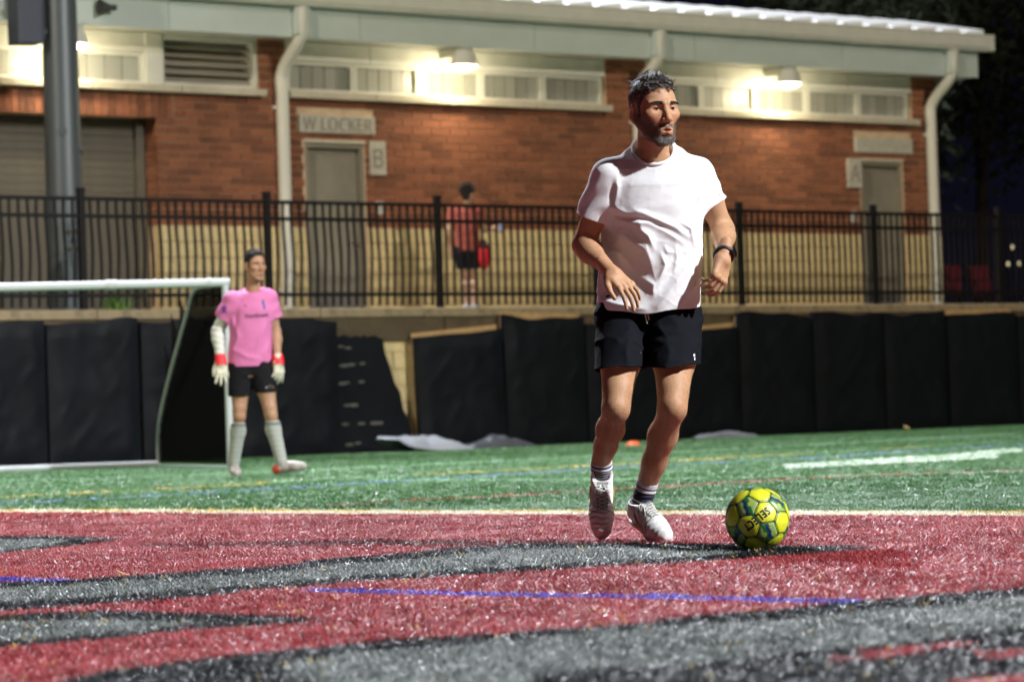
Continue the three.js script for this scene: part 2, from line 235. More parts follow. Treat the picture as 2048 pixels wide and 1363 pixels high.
// ------------------------------------------------------------------ materials of the place
const M_ = {
  white: mottled(0.62, 0.63, 0.58, 0.55, { amt: 0.08, scale: 1.5, bump: 0.0006 }),
  fascia: mottled(0.50, 0.58, 0.56, 0.5, { amt: 0.06, scale: 2, bump: 0.0006, seed: 4 }),
  roof: mat(0.78, 0.80, 0.80, 0.35), mortar: mottled(0.58, 0.44, 0.30, 0.95, { scale: 0.6, seed: 6 }),
  brick: [0, 1, 2, 3].map(i => mottled(0.165 + 0.036 * i, 0.058 + 0.013 * i, 0.028 + 0.006 * i, 0.9, { amt: 0.35, per: 6, scale: 0.35, bump: 0.003, seed: 20 + i })),
  block: [0, 1].map(i => mottled(0.66 + 0.03 * i, 0.55 + 0.02 * i, 0.30 + 0.01 * i, 0.95, { amt: 0.16, per: 10, scale: 0.5, bump: 0.003, seed: 30 + i })),
  stone: mottled(0.52, 0.48, 0.38, 0.85, { amt: 0.15, scale: 0.7, bump: 0.002, seed: 40 }), sign: mottled(0.44, 0.43, 0.37, 0.9, { amt: 0.2, scale: 0.5, seed: 41 }),
  signLetter: mat(0.24, 0.22, 0.19, 0.9), door: mottled(0.23, 0.215, 0.17, 0.6, { amt: 0.1, scale: 1, bump: 0.0005, seed: 42 }), shutter: mottled(0.08, 0.071, 0.052, 0.6, { amt: 0.15, scale: 1, seed: 43 }),
  pane: [0, 1, 2].map(i => mat(0.29 + 0.03 * i, 0.30 + 0.03 * i, 0.265 + 0.03 * i, 0.35)), dark: mat(0.02, 0.02, 0.02, 0.9), louver: mat(0.33, 0.31, 0.26, 0.6),
  iron: new THREE.MeshPhysicalMaterial({ color: new THREE.Color().setRGB(0.006, 0.006, 0.007), roughness: 0.5, specularIntensity: 0.4 }), concrete: mottled(0.29, 0.235, 0.145, 0.9, { amt: 0.25, scale: 0.8, dirt: 0.25, seed: 44 }), paving: mottled(0.30, 0.28, 0.24, 0.9, { scale: 2, seed: 45 }),
  vinyl: mottled(0.0035, 0.0048, 0.008, 0.5, { amt: 0.45, per: 5, scale: 1.3, bump: 0.003, seed: 46, extra: { specularIntensity: 0.22 } }), ply: mottled(0.48, 0.32, 0.14, 0.8, { amt: 0.25, scale: 0.5, seed: 47 }),
  galv: mottled(0.095, 0.115, 0.13, 0.42, { amt: 0.2, per: 5, scale: 1.2, bump: 0.0006, seed: 48, extra: { metalness: 0.45 } }), navy: mat(0.035, 0.045, 0.07, 0.5), steel: mat(0.4, 0.4, 0.4, 0.35, { metalness: 0.9 }),
};
// ------------------------------------------------------------------ retaining wall and terrace behind the field
struct('terrace', muv(box(60, 1.66, 40, 8, 0.83, -20.32)), M_.paving).position.set(...along(0, 0, 0)); scene.children.at(-1).rotation.y = TH;
{
  const w = thing('retaining_wall', 'low tan masonry wall behind the black pads, carrying the fence', 'wall', along(0, 0, 0), TH);
  part('wall_core', muv(box(26, 1.62, 0.12, 1, 0.81, -0.24)), M_.mortar, w);
  const r = rng(3), bg = muv(box(0.388, 0.192, 0.05));
  for (let k = 0; k < 8; k++) for (let i = 0; i < 5; i++) { const t = -2.9 + (i + (k % 2) / 2) * 0.4; part('block', bg, M_.block[r() * 2 | 0], w, [t, 0.1 + k * 0.2, -0.165 + r() * 0.004]); }
  for (let i = 0; i < 7; i++) part('brown_strip', muv(box(3.68, 0.27, 0.05), i), mottled(0.085, 0.062, 0.034, 0.9, { amt: 0.4, scale: 0.8, seed: 50 + i }), w, [-10.2 + i * 3.7, 1.475, -0.115]);  // dark brown strip along the wall, below the cap stones
  for (let i = 0; i < 17; i++) { const c = part('cap_stone', muv(rbox(1.49, 0.11, 0.42, 0, 0, 0, 0.012), i * 1.7), M_.concrete, w, [-11 + i * 1.5, 1.675, -0.30]); c.rotation.z = (r() - 0.5) * 0.004; }
}
// black wall pads
function padGeo(w, hl, hr, d, seed, wav = 0.02) {
  const g = new THREE.BoxGeometry(w, 1, d, 26, 34, 3), p = g.attributes.position;
  for (let i = 0; i < p.count; i++) {
    let x = p.getX(i), v = p.getY(i) + 0.5, z = p.getZ(i); const u = x / w + 0.5, top = lerp(hl, hr, u) + wav * Math.sin(u * 5 + seed) * (v > 0.9) + wav * 0.6 * Math.sin(u * 11 + seed * 3) * (v > 0.9);
    const e = Math.min(1, 8 * Math.min(u, 1 - u)) * Math.min(1, 10 * Math.min(v, 1 - v));
    if (z > 0) z += 0.022 * (e - 1) + (0.045 * (fbm(u * 3 + seed, v * 4, seed * 1.7, 3) - 0.44) + 0.012 * Math.pow(1 - Math.abs(2 * noise3(u * 5 + v * 3, v * 4 - u * 3 + seed, seed) - 1), 4)) * e;
    p.setXYZ(i, x, v * top, z);
  }
  g.computeVertexNormals(); return muv(g, seed, 0);
}
const PADS = [
  [-8.98, -7.77, 1.60, 1.61, 0, 'black vinyl wall pad at the far left end, behind the goal'], [-7.74, -6.51, 1.61, 1.60, 0, 'leftmost black wall pad under the light pole, seen through the goal'], [-6.48, -5.33, 1.59, 1.61, 0, 'black wall pad in the middle of the goal mouth'],
  [-5.29, -4.02, 1.60, 1.57, 0, 'black wall pad behind the sloping goal stay'], [-3.99, -2.64, 1.59, 1.60, 0, 'black wall pad directly behind the goalkeeper'],
  [-1.50, -0.20, 1.37, 1.45, 0.075, 'low black wall pad leaning out beside the bare gap'], [-0.17, 1.09, 1.61, 1.58, 0.02, 'tall black wall pad right of the leaning pad'], [1.12, 2.40, 1.53, 1.50, 0, 'black wall pad behind the running man, left of him'],
  [2.43, 3.66, 1.36, 1.45, 0.03, 'short black wall pad just right of the running man, bare board above it'], [3.69, 4.98, 1.62, 1.60, 0, 'black wall pad right of the short pad'], [5.01, 6.30, 1.62, 1.61, 0, 'black wall pad below the second door'],
  [6.33, 7.51, 1.60, 1.61, 0, 'black wall pad below the right downspout'], [7.55, 8.92, 1.58, 1.60, 0.03, 'black wall pad with scuffed lower half near the right edge'], [8.96, 10.3, 1.57, 1.57, 0, 'rightmost black wall pad cut by the frame edge'],
];
PADS.forEach(([a, b, hl, hr, lean, label], i) => {
  const w = thing('wall_pad', label, 'wall pad', along((a + b) / 2, 0, -0.02), TH, 'black pads along the side wall');
  const c = part('vinyl_cover', padGeo(b - a, hl, hr, 0.1, i * 1.3 + 1, lean > 0.02 ? 0.006 : 0.022), M_.vinyl, w); c.position.z = 0.02;
  const s = new THREE.Shape(); s.moveTo(-(b - a) / 2 + 0.01, 0.02); s.lineTo((b - a) / 2 - 0.01, 0.02); s.lineTo((b - a) / 2 - 0.01, hr + (lean ? 0.055 : -0.04)); s.lineTo(-(b - a) / 2 + 0.01, hl + (lean ? 0.055 : -0.04));
  part('backing_board', new THREE.ExtrudeGeometry(s, { depth: 0.018, bevelEnabled: false }), M_.ply, w, [0, 0, -0.052]);
  w.rotation.x = 0; w.children.forEach(q => { q.rotation.x = -lean * 0.35; q.rotation.z = lean > 0.05 ? 0.012 : 0; q.position.z += lean * 0.6; });
});
{ // the gap: torn black underlay with glue marks
  const w = thing('torn_underlay', 'torn black underlay with pale glue marks in the gap of the pads', 'wall pad', along(-2.62, 0, 0.05), TH);
  const s = new THREE.Shape(); s.moveTo(0, 0.0); s.lineTo(1.14, 0); const r = rng(9);
  for (const [x, y] of [[1.10, 0.2], [1.03, 0.42], [0.99, 0.5], [0.93, 0.72], [0.86, 0.82], [0.80, 1.02], [0.74, 1.20], [0.70, 1.36]]) s.lineTo(x + (r() - 0.5) * 0.03, y);
  for (let x = 0.66; x > 0; x -= 0.045) s.lineTo(x, 1.39 + (r() - 0.5) * 0.05); s.lineTo(0, 1.41);
  part('sheet', muv(new THREE.ExtrudeGeometry(s, { depth: 0.012, bevelEnabled: false })), M_.vinyl, w);
  const glue = mat(0.11, 0.11, 0.10, 0.9);
  for (const [y, xs] of [[1.27, [0.10, 0.2]], [1.06, [0.14, 0.24, 0.40]], [0.85, [0.1, 0.17, 0.38]], [0.58, [0.16, 0.26]], [0.36, [0.13, 0.36, 0.55, 0.62]], [0.12, [0.18, 0.3]]]) for (const x of xs) {
    const g = new THREE.IcosahedronGeometry(0.03 + 0.02 * r(), 2); const p = g.attributes.position; for (let i = 0; i < p.count; i++) p.setXYZ(i, p.getX(i) * (1 + 0.8 * noise3(p.getY(i) * 40, x * 9, y * 9)), p.getY(i) * 0.4, p.getZ(i) * 0.08); g.computeVertexNormals(); part('glue_mark', g, glue, w, [x, y + (r() - 0.5) * 0.03, 0.014]);
  }
}
function sheetLump(w, d, h, seed, nx = 30, nz = 12) { // crumpled sheet lying on the ground
  const g = new THREE.PlaneGeometry(w, d, nx, nz).rotateX(-Math.PI / 2), p = g.attributes.position;
  for (let i = 0; i < p.count; i++) { const x = p.getX(i), z = p.getZ(i), u = x / w + 0.5, v = z / d + 0.5, e = Math.sin(Math.PI * clamp(u)) ** 0.5 * Math.sin(Math.PI * clamp(v)) ** 0.5; p.setXYZ(i, x + 0.08 * (noise3(z * 8, seed, 1) - 0.5), 0.02 + h * e * (0.3 + 1.1 * fbm(x * 5 + seed, 1, z * 6, 3)), z + 0.12 * (noise3(x * 3, seed, 5) - 0.5)); }
  g.computeVertexNormals(); return g;
}
{
  const s = thing('plastic_sheet', 'crumpled grey-white plastic sheet on the turf at the foot of the gap', 'sheet', along(-1.72, 0, -0.42), TH);
  const g = sheetLump(1.1, 0.45, 0.17, 3); const p = g.attributes.position; for (let i = 0; i < p.count; i++) { const u = clamp(0.5 - p.getX(i) / 1.1); p.setY(i, p.getY(i) + 0.16 * Math.pow(u, 4)); } g.computeVertexNormals();
  part('crumpled_sheet', g, mat(0.27, 0.29, 0.32, 0.45), s);
  const q = thing('fallen_pad_strip', 'dark grey strip of padding lying on the turf below the leaning pad', 'wall pad', along(-0.55, 0, -0.3), TH); part('strip', sheetLump(0.95, 0.3, 0.16, 8), mat(0.055, 0.06, 0.07, 0.45), q);
  const q2 = thing('fallen_pad_strip', 'grey strip of padding on the turf at the foot of the short pad', 'wall pad', along(3.2, 0, -0.3), TH); part('strip', sheetLump(1.0, 0.24, 0.11, 12), mat(0.16, 0.17, 0.19, 0.4), q2);
}
// ------------------------------------------------------------------ fence
{
  const f = thing('iron_fence', 'black iron picket fence standing on top of the tan wall', 'fence', along(0, 0, 0.3), TH);
  const POST = []; for (let i = -1; i < 9; i++) POST.push(-5.80 + i * 2.472);
  POST.forEach(t => { const p = part('post', rbox(0.075, 1.36, 0.075, 0, 0, 0, 0.006), M_.iron, f, [t, 2.40, 0]); part('post_cap', rbox(0.088, 0.03, 0.088, 0, 0, 0, 0.008), M_.iron, p, [0, 0.69, 0]); });
  for (let i = 0; i + 1 < POST.length; i++) {
    const mid = (POST[i] + POST[i + 1]) / 2, L = 2.472 - 0.08;
    for (const y of [2.985, 2.79, 1.9]) part('rail', rbox(L, 0.044, 0.04, 0, 0, 0, 0.004), M_.iron, f, [mid, y, 0]);
    const bow = i < 3 ? 0.022 : 0.006, bar = y0 => { const g = new THREE.BoxGeometry(0.026, 1.21, 0.024, 1, 10, 1), p = g.attributes.position; for (let k = 0; k < p.count; k++) { const v = p.getY(k) / 1.21 + 0.5; p.setX(k, p.getX(k) + bow * Math.sin(v * Math.PI * 1.15 + y0) * Math.sin(v * Math.PI)); } g.computeVertexNormals(); return g; }, gs = [bar(0.2), bar(-0.5), bar(0.6)];
    for (let k = 1; k < 22; k++) part('picket', gs[k % 3], M_.iron, f, [POST[i] + k * 2.472 / 22, 2.372, 0]);
  }
  const weed = thing('weed_tuft', 'small green weed growing at the foot of the fence by the pole', 'plant', along(-5.45, 1.73, 0.2), TH), g = tuft(60, 0.012, 0.2, 0.28, 77); part('leaves', g, mat(0.09, 0.2, 0.03, 0.7), weed); part('stems', tuft(14, 0.006, 0.26, 0.12, 78), mat(0.12, 0.2, 0.05, 0.8), weed);
}
// ------------------------------------------------------------------ brick locker building
const font = await new FontLoader().loadAsync('fonts/droid/droid_sans_regular.typeface.json');
const BOFF = 2.5, bpos = (t, y, z) => along(t, y, BOFF - z);
{
  const B = thing('locker_building', 'long brick locker building with white fascia behind the fence', 'building', along(0, 0, BOFF), TH), r = rng(21);
  const bx = (name, m, t0, t1, y0, y1, z0, z1, parent = B) => part(name, muv(box(t1 - t0, y1 - y0, z1 - z0), t0, y0), m, parent, [(t0 + t1) / 2, (y0 + y1) / 2, (z0 + z1) / 2]);
  // core and mortar-coloured backing
  bx('core_wall', M_.mortar, -12, 10.13, 1.6, 5.5, -7, -0.38);
  const zf = -0.015, zb = -0.36;
  const backing = [[-3.45, 10.14, 3.99, 4.49], [-12, -3.45, 4.19, 4.49], [-3.45, -1.28, 1.6, 3.99], [-0.37, 8.52, 1.6, 3.99], [9.38, 10.14, 1.6, 3.99], [-1.96, -1.53, 4.49, 5.3], [3.70, 4.44, 4.49, 5.3], [9.62, 10.14, 4.49, 5.3]].map(([a, b, c, d]) => muv(box(b - a, d - c, zf - zb, (a + b) / 2, (c + d) / 2, (zf + zb) / 2)));
  part('mortar_backing', backing, M_.mortar, B);
  bx('upper_backing', M_.white, -12, -3.36, 4.49, 5.3, -0.34, -0.13); bx('upper_backing', M_.white, -1.53, 3.70, 4.49, 5.3, -0.34, -0.13); bx('upper_backing', M_.white, 4.44, 9.62, 4.49, 5.3, -0.34, -0.13);
  // bricks in running bond, twelve inches by four
  const bricks = [], H = 0.1016, Lb = 0.3048, j = 0.012, doors = [[-1.30, -0.35], [8.50, 9.40]];
  const addRun = (a, b, y, k) => { for (let t = a - ((k % 2) ? Lb / 2 : 0); t < b - 0.02; t += Lb) { const t0 = Math.max(a, t), t1 = Math.min(b, t + Lb) - j; if (t1 - t0 > 0.03) bricks.push([t0, t1, y, k]); } };
  for (let k = 0; k < 16; k++) {
    const y = 2.87 + k * H; let cuts = y < 3.92 ? [[-3.46, -1.30], [-0.35, 8.50], [9.40, 10.15]] : [[-3.46, 10.15]];
    if (y > 4.16 && y < 4.46) cuts = [[-3.2, 10.15]];
    if (y > 4.03 && y < 4.30) cuts = cuts.flatMap(([a, b]) => a < -1.38 && b > -0.2 ? [[a, -1.39], [-0.20, 8.39], [9.58, b]] : [[a, b]]);
    for (const [a, b] of cuts) addRun(a, b, y, k);
  }
  for (let k = 0; k < 8; k++) { const y = 4.495 + k * H; addRun(-1.95, -1.54, y, k); addRun(3.71, 4.43, y, k); addRun(9.63, 10.15, y, k); }
  for (let t = -9; t < -3.22; t += 0.1016) bricks.push([t, t + 0.0896, 4.18, -1]);
  bricks.sort((p, q) => p[0] - q[0]);
  const shown = bricks.filter(b => b[0] > -5.9), rest = {}, geos = {};
  shown.forEach(([t0, t1, y, k], i) => {
    const h = k < 0 ? 0.295 : H - j, deep = t0 < -3.44 && k >= 0 ? 0.36 : 0.07, w = t1 - t0, m = r() * 4 | 0, z = 0.002 - deep / 2 - r() * 0.005, key = `${w.toFixed(3)} ${h} ${deep} ${r() * 3 | 0}`;
    geos[key] ??= muv(box(w, h, deep), r() * 3, r() * 3);
    if (i < 298) part('brick', geos[key], M_.brick[m], B, [(t0 + t1) / 2, y + h / 2, z]); else (rest[m] ??= []).push(geos[key].clone().translate((t0 + t1) / 2, y + h / 2, z));
  });
  part('far_bricks', mergeGeometries(Object.keys(rest).map(m => mergeGeometries(rest[m].map(g => plain(g)))), true), Object.keys(rest).map(m => M_.brick[m]), B).userData.kind = 'stuff';
  // painted block plinth
  const bgs = {};
  for (let k = 0; k < 6; k++) for (const [a, b] of [[-3.46, -1.30], [-0.35, 8.50], [9.40, 10.15]]) for (let t = a - (k % 2) * 0.2; t < b - 0.04; t += 0.4) {
    const t0 = Math.max(a, t), t1 = Math.min(b, t + 0.4) - 0.01, w = t1 - t0; if (w < 0.04) continue; const key = w.toFixed(3); bgs[key] ??= muv(box(w, 0.182, 0.09), r() * 4, r() * 4);
    part('block', bgs[key], M_.block[r() * 2 | 0], B, [(t0 + t1) / 2, 1.685 + k * 0.1967 + 0.091, -0.037 - r() * 0.003]);
  }
  // sills
  for (const [a, b, n] of [[-9.4, -1.90, 6], [-1.56, 3.73, 4], [4.41, 9.68, 4]]) for (let i = 0; i < n; i++) { const w = (b - a) / n; part('sill', muv(rbox(w - 0.008, 0.085, 0.27, 0, 0, 0, 0.008), i), M_.stone, B, [a + w * (i + 0.5), 4.532, -0.015]); }
  // clerestory windows: white frames, translucent panes
  const windowAt = (a, b, n) => {
    const w = part('window', [box(b - a, 0.055, 0.08, 0, 0.355, 0), box(b - a, 0.05, 0.08, 0, 0.0, 0), box(0.05, 0.31, 0.08, -(b - a) / 2 + 0.025, 0.18, 0), box(0.05, 0.31, 0.08, (b - a) / 2 - 0.025, 0.18, 0)].map(g => muv(g)), M_.white, B, [(a + b) / 2, 4.60, -0.09]);
    const pw = (b - a - 0.1) / n; for (let i = 0; i < n; i++) part('pane', box(pw - 0.012, 0.30, 0.02), M_.pane[r() * 3 | 0], w, [-(b - a) / 2 + 0.05 + pw * (i + 0.5), 0.178, -0.02 + r() * 0.006]);
  };
  for (let i = 0; i < 5; i++) windowAt(-1.50 + i * 1.036, -1.50 + (i + 1) * 1.036 - 0.006, 5);
  for (let i = 0; i < 5; i++) windowAt(4.46 + i * 1.026, 4.46 + (i + 1) * 1.026 - 0.006, 5);
  for (let i = 0; i < 4; i++) windowAt(-8.85 + i * 1.32, -8.85 + (i + 1) * 1.32 - 0.006, 5);
  // panel band above the windows
  for (const [a, b, n] of [[-9, -3.42, 5], [-1.53, 3.70, 4], [4.44, 9.62, 4]]) for (let i = 0; i < n; i++) { const w = (b - a) / n, p = bx('trim_panel', M_.white, a + w * i + 0.005, a + w * (i + 1) - 0.005, 4.985, 5.215, -0.10, -0.02); bx('drip_board', M_.white, -w / 2 + 0.005, w / 2 - 0.005, -0.125, -0.04, -0.015, 0.055, p); }
  // louvre
  bx('pilaster', M_.white, -3.58, -3.36, 4.58, 5.22, -0.2, 0.0);
  const lv = bx('louver_box', M_.louver, -3.36, -1.97, 4.57, 5.2, -0.33, -0.29);
  part('louver_frame', [box(1.40, 0.06, 0.3, 0, 0.295, 0.14), box(1.40, 0.05, 0.3, 0, -0.285, 0.14), box(0.05, 0.56, 0.3, -0.675, 0, 0.14), box(0.05, 0.56, 0.3, 0.675, 0, 0.14)].map(g => muv(g)), M_.white, lv);
  for (let i = 0; i < 5; i++) { const s = part('slat', muv(box(1.29, 0.012, 0.15)), M_.louver, lv, [0, -0.205 + i * 0.105, 0.18]); s.rotation.x = 0.65; s.rotation.z = (r() - 0.5) * 0.012; }
  bx('upper_wall', M_.white, -3.40, -1.93, 5.2, 5.3, -0.3, -0.02);
  // roller shutter in its recess
  const sh = bx('roller_shutter', M_.shutter, -9, -3.46, 1.66, 4.18, -0.372, -0.35);
  for (let i = 0; i < 25; i++) part('shutter_slat', muv(rbox(5.54, 0.098, 0.024, 0, 0, 0, 0.004, 1), i), M_.shutter, sh, [0, -1.2 + i * 0.1, 0.018]);
  bx('shutter_guide', M_.shutter, -3.60, -3.47, 1.66, 4.16, -0.33, -0.27);
  // doors
  for (const [a, b] of [[-1.28, -0.37], [8.52, 9.38]]) {
    const d = bx('door', M_.door, a + 0.05, b - 0.05, 1.68, 3.88, -0.17, -0.125);
    part('door_frame', [muv(box(0.05, 2.25, 0.16, -(b - a) / 2 + 0.025, 0.02, 0.04)), muv(box(0.05, 2.25, 0.16, (b - a) / 2 - 0.025, 0.02, 0.04)), muv(box(b - a - 0.1, 0.05, 0.16, 0, 1.125, 0.04))], M_.door, d);
    part('handle', [rod(V(0, 0, 0), V(0, 0, 0.07), 0.012), rod(V(0, 0, 0.07), V(-0.11, 0, 0.07), 0.011)], M_.steel, d, [(b - a) / 2 - 0.13, -0.1, 0.02]);
    part('kick_plate', box(b - a - 0.16, 0.25, 0.004), M_.steel, d, [0, -0.93, 0.026]);
    bx('lintel', M_.stone, a - 0.02, b + 0.02, 3.94, 3.985, -0.15, 0.004);
    bx('door_recess', M_.door, a, b, 1.68, 3.94, -0.36, -0.19);
  }
  // soffit, fascia, gutter, roof
  bx('soffit', M_.white, -12, 10.52, 5.225, 5.255, -0.13, 0.47);
  for (let i = 0; i < 8; i++) { const a = -12 + i * 2.815; bx('fascia_board', M_.fascia, a + 0.003, a + 2.812, 5.19, 5.60, 0.47, 0.52); }
  const gs = new THREE.Shape(); gs.moveTo(0, 0); gs.lineTo(0.13, 0); gs.lineTo(0.17, 0.06); gs.lineTo(0.175, 0.215); gs.lineTo(0.19, 0.22); gs.lineTo(0.19, 0.24); gs.lineTo(0.16, 0.24); gs.lineTo(0.15, 0.03); gs.lineTo(0, 0.03);
  const gg = new THREE.ExtrudeGeometry(gs, { depth: 22.7, bevelEnabled: false }).rotateY(-Math.PI / 2).scale(1, 1, 1);
  const gut = part('gutter', muv(gg), M_.white, B, [10.7, 5.575, 0.52]);
  part('gutter_end', muv(box(0.012, 0.235, 0.17)), M_.white, gut, [0.006, 0.12, 0.09]);
  bx('fascia_return', M_.fascia, 10.47, 10.52, 5.2, 5.60, -6.5, 0.47);
  const rs = new THREE.Shape(); rs.moveTo(0.64, 5.79); rs.lineTo(-1.1, 6.16); rs.lineTo(-7, 5.9); rs.lineTo(-7, 5.5); rs.lineTo(0.5, 5.62);
  part('roof_deck', muv(new THREE.ExtrudeGeometry(rs, { depth: 22.5, bevelEnabled: false }).rotateY(-Math.PI / 2)), M_.roof, B, [10.58, 0, 0]).rotation.set(0, 0, 0);
  const rib = new THREE.Shape(); rib.moveTo(-0.225, 0); rib.lineTo(0.225, 0); rib.lineTo(0.20, 0.10); rib.lineTo(-0.16, 0.06); const ribG = new THREE.ExtrudeGeometry(rib, { depth: 1.78, bevelEnabled: false }).translate(0, 0, -1.78).rotateX(Math.atan2(0.37, 1.74));
  for (let i = 0; i < 44; i++) part('roof_rib', ribG, M_.roof, B, [10.3 - i * 0.503, 5.79, 0.655]);
  // downspouts
  for (const t of [-1.66, 4.20, 9.93]) {
    const d = part('downspout', [rod(V(0, 5.0, 0.075), V(0, 1.76, 0.075), 0.082, 14)], M_.white, B, [t, -0.24, 0]);
    part('elbow', [tube([V(0, 5.83, 0.56), V(0, 5.56, 0.56), V(0, 5.42, 0.51), V(0, 5.12, 0.16), V(0, 4.98, 0.075), V(0, 4.86, 0.075)], 0.084, 26, 12)], M_.white, d);
    part('outlet', muv(rbox(0.24, 0.40, 0.09, 0, 5.65, 0.565, 0.02)), M_.fascia, d);
    for (const y of [4.6, 3.4, 2.3]) part('strap', rbox(0.22, 0.04, 0.05, 0, y, 0.03, 0.004), M_.white, d);
  }
}
// stone signs set in the brickwork
function stoneSign(label, t0, t1, y0, y1, text, size) {
  const s = thing('stone_sign', label, 'sign', bpos((t0 + t1) / 2, (y0 + y1) / 2, 0.012), TH);
  part('plaque', muv(rbox(t1 - t0, y1 - y0, 0.05, 0, 0, 0, 0.006)), M_.sign, s);
  if (text) { const g = new TextGeometry(text, { font, size, depth: 0.006, curveSegments: 4 }); g.computeBoundingBox(); const b = g.boundingBox; g.translate(-(b.min.x + b.max.x) / 2, -(b.min.y + b.max.y) / 2, 0); const k = Math.min(1, (t1 - t0 - 0.06) / (b.max.x - b.min.x)); g.scale(k, 1, 1); part('lettering', g, M_.signLetter, s, [0, 0, 0.0255]); }
}
stoneSign('pale stone sign reading W LOCKER above the left door', -1.38, -0.21, 4.06, 4.29, 'W LOCKER', 0.165);
stoneSign('pale stone plaque with a letter B beside the left door', -0.30, -0.05, 3.54, 3.98, 'B', 0.24);
stoneSign('long pale stone sign above the right door', 8.40, 9.57, 4.06, 4.28, null, 0.165);
stoneSign('pale stone plaque with a letter A beside the right door', 8.22, 8.50, 3.54, 3.97, 'A', 0.24);
for (const [t, l] of [[-0.17, 'small white room plate right of the left door'], [8.33, 'small white room plate left of the right door']]) { const s = thing('room_plate', l, 'sign', bpos(t, 3.12, 0.015), TH); part('plate', rbox(0.13, 0.17, 0.012, 0, 0, 0, 0.004), mat(0.5, 0.5, 0.48, 0.5), s); part('print_bar', [box(0.07, 0.02, 0.002, 0, 0.03, 0.007), box(0.09, 0.012, 0.002, 0, -0.02, 0.007)], M_.signLetter, s); }
// wall lamps under the eaves
[[0.95, 'glowing white wall lamp above the middle of the brick wall, between the two doors', 1], [6.72, 'glowing white wall lamp above the right door bay, right of the running man', 1], [-4.85, 'glowing white wall lamp partly hidden behind the light pole', 1.15]].forEach(([t, label, k]) => {
  const l = thing('wall_lamp', label, 'lamp', bpos(t, 4.96, 0.44), TH, 'lamps under the eaves');
  const hs = [[0.0, 0.27], [0.07, 0.26], [0.2, 0.2], [0.255, 0.19], [0.255, 0]].map(([y, r]) => new THREE.Vector2(r, y));
  part('housing', new THREE.LatheGeometry(hs, 28).scale(0.72, 0.85, 0.55), M_.white, l);
  part('bracket', box(0.12, 0.1, 0.44, 0, 0.19, -0.26), M_.white, l);
  const e = new THREE.MeshStandardMaterial({ color: 0xffffff, emissive: new THREE.Color().setRGB(1, 0.9, 0.68), emissiveIntensity: 6, roughness: 0.4 });
  part('lens', new THREE.SphereGeometry(0.25, 28, 10, 0, 6.2832, Math.PI / 2, Math.PI / 2)  .scale(0.74, 0.2, 0.54), e, l, [0, -0.004, 0]);
  const s = new THREE.PointLight(new THREE.Color().setRGB(1, 0.84, 0.54), 5 * k, 0, 2); s.position.set(...bpos(t, 4.885, 0.44)); s.castShadow = true; s.shadow.radius = 4; scene.add(s);
});
{ const c = thing('horn_speaker', 'small dark horn speaker on the fascia right of the light pole', 'speaker', bpos(-4.52, 5.40, 0.52), TH); part('horn', new THREE.CylinderGeometry(0.03, 0.095, 0.16, 18, 1, false).rotateZ(-Math.PI / 2).translate(0.02, 0, 0.1), mat(0.06, 0.06, 0.055, 0.6), c); part('driver', new THREE.CylinderGeometry(0.035, 0.035, 0.08, 14).rotateZ(-Math.PI / 2).translate(0.13, 0, 0.1), mat(0.05, 0.05, 0.05, 0.6), c); part('bracket', box(0.03, 0.03, 0.09, 0.06, 0, 0.04), M_.dark, c); }
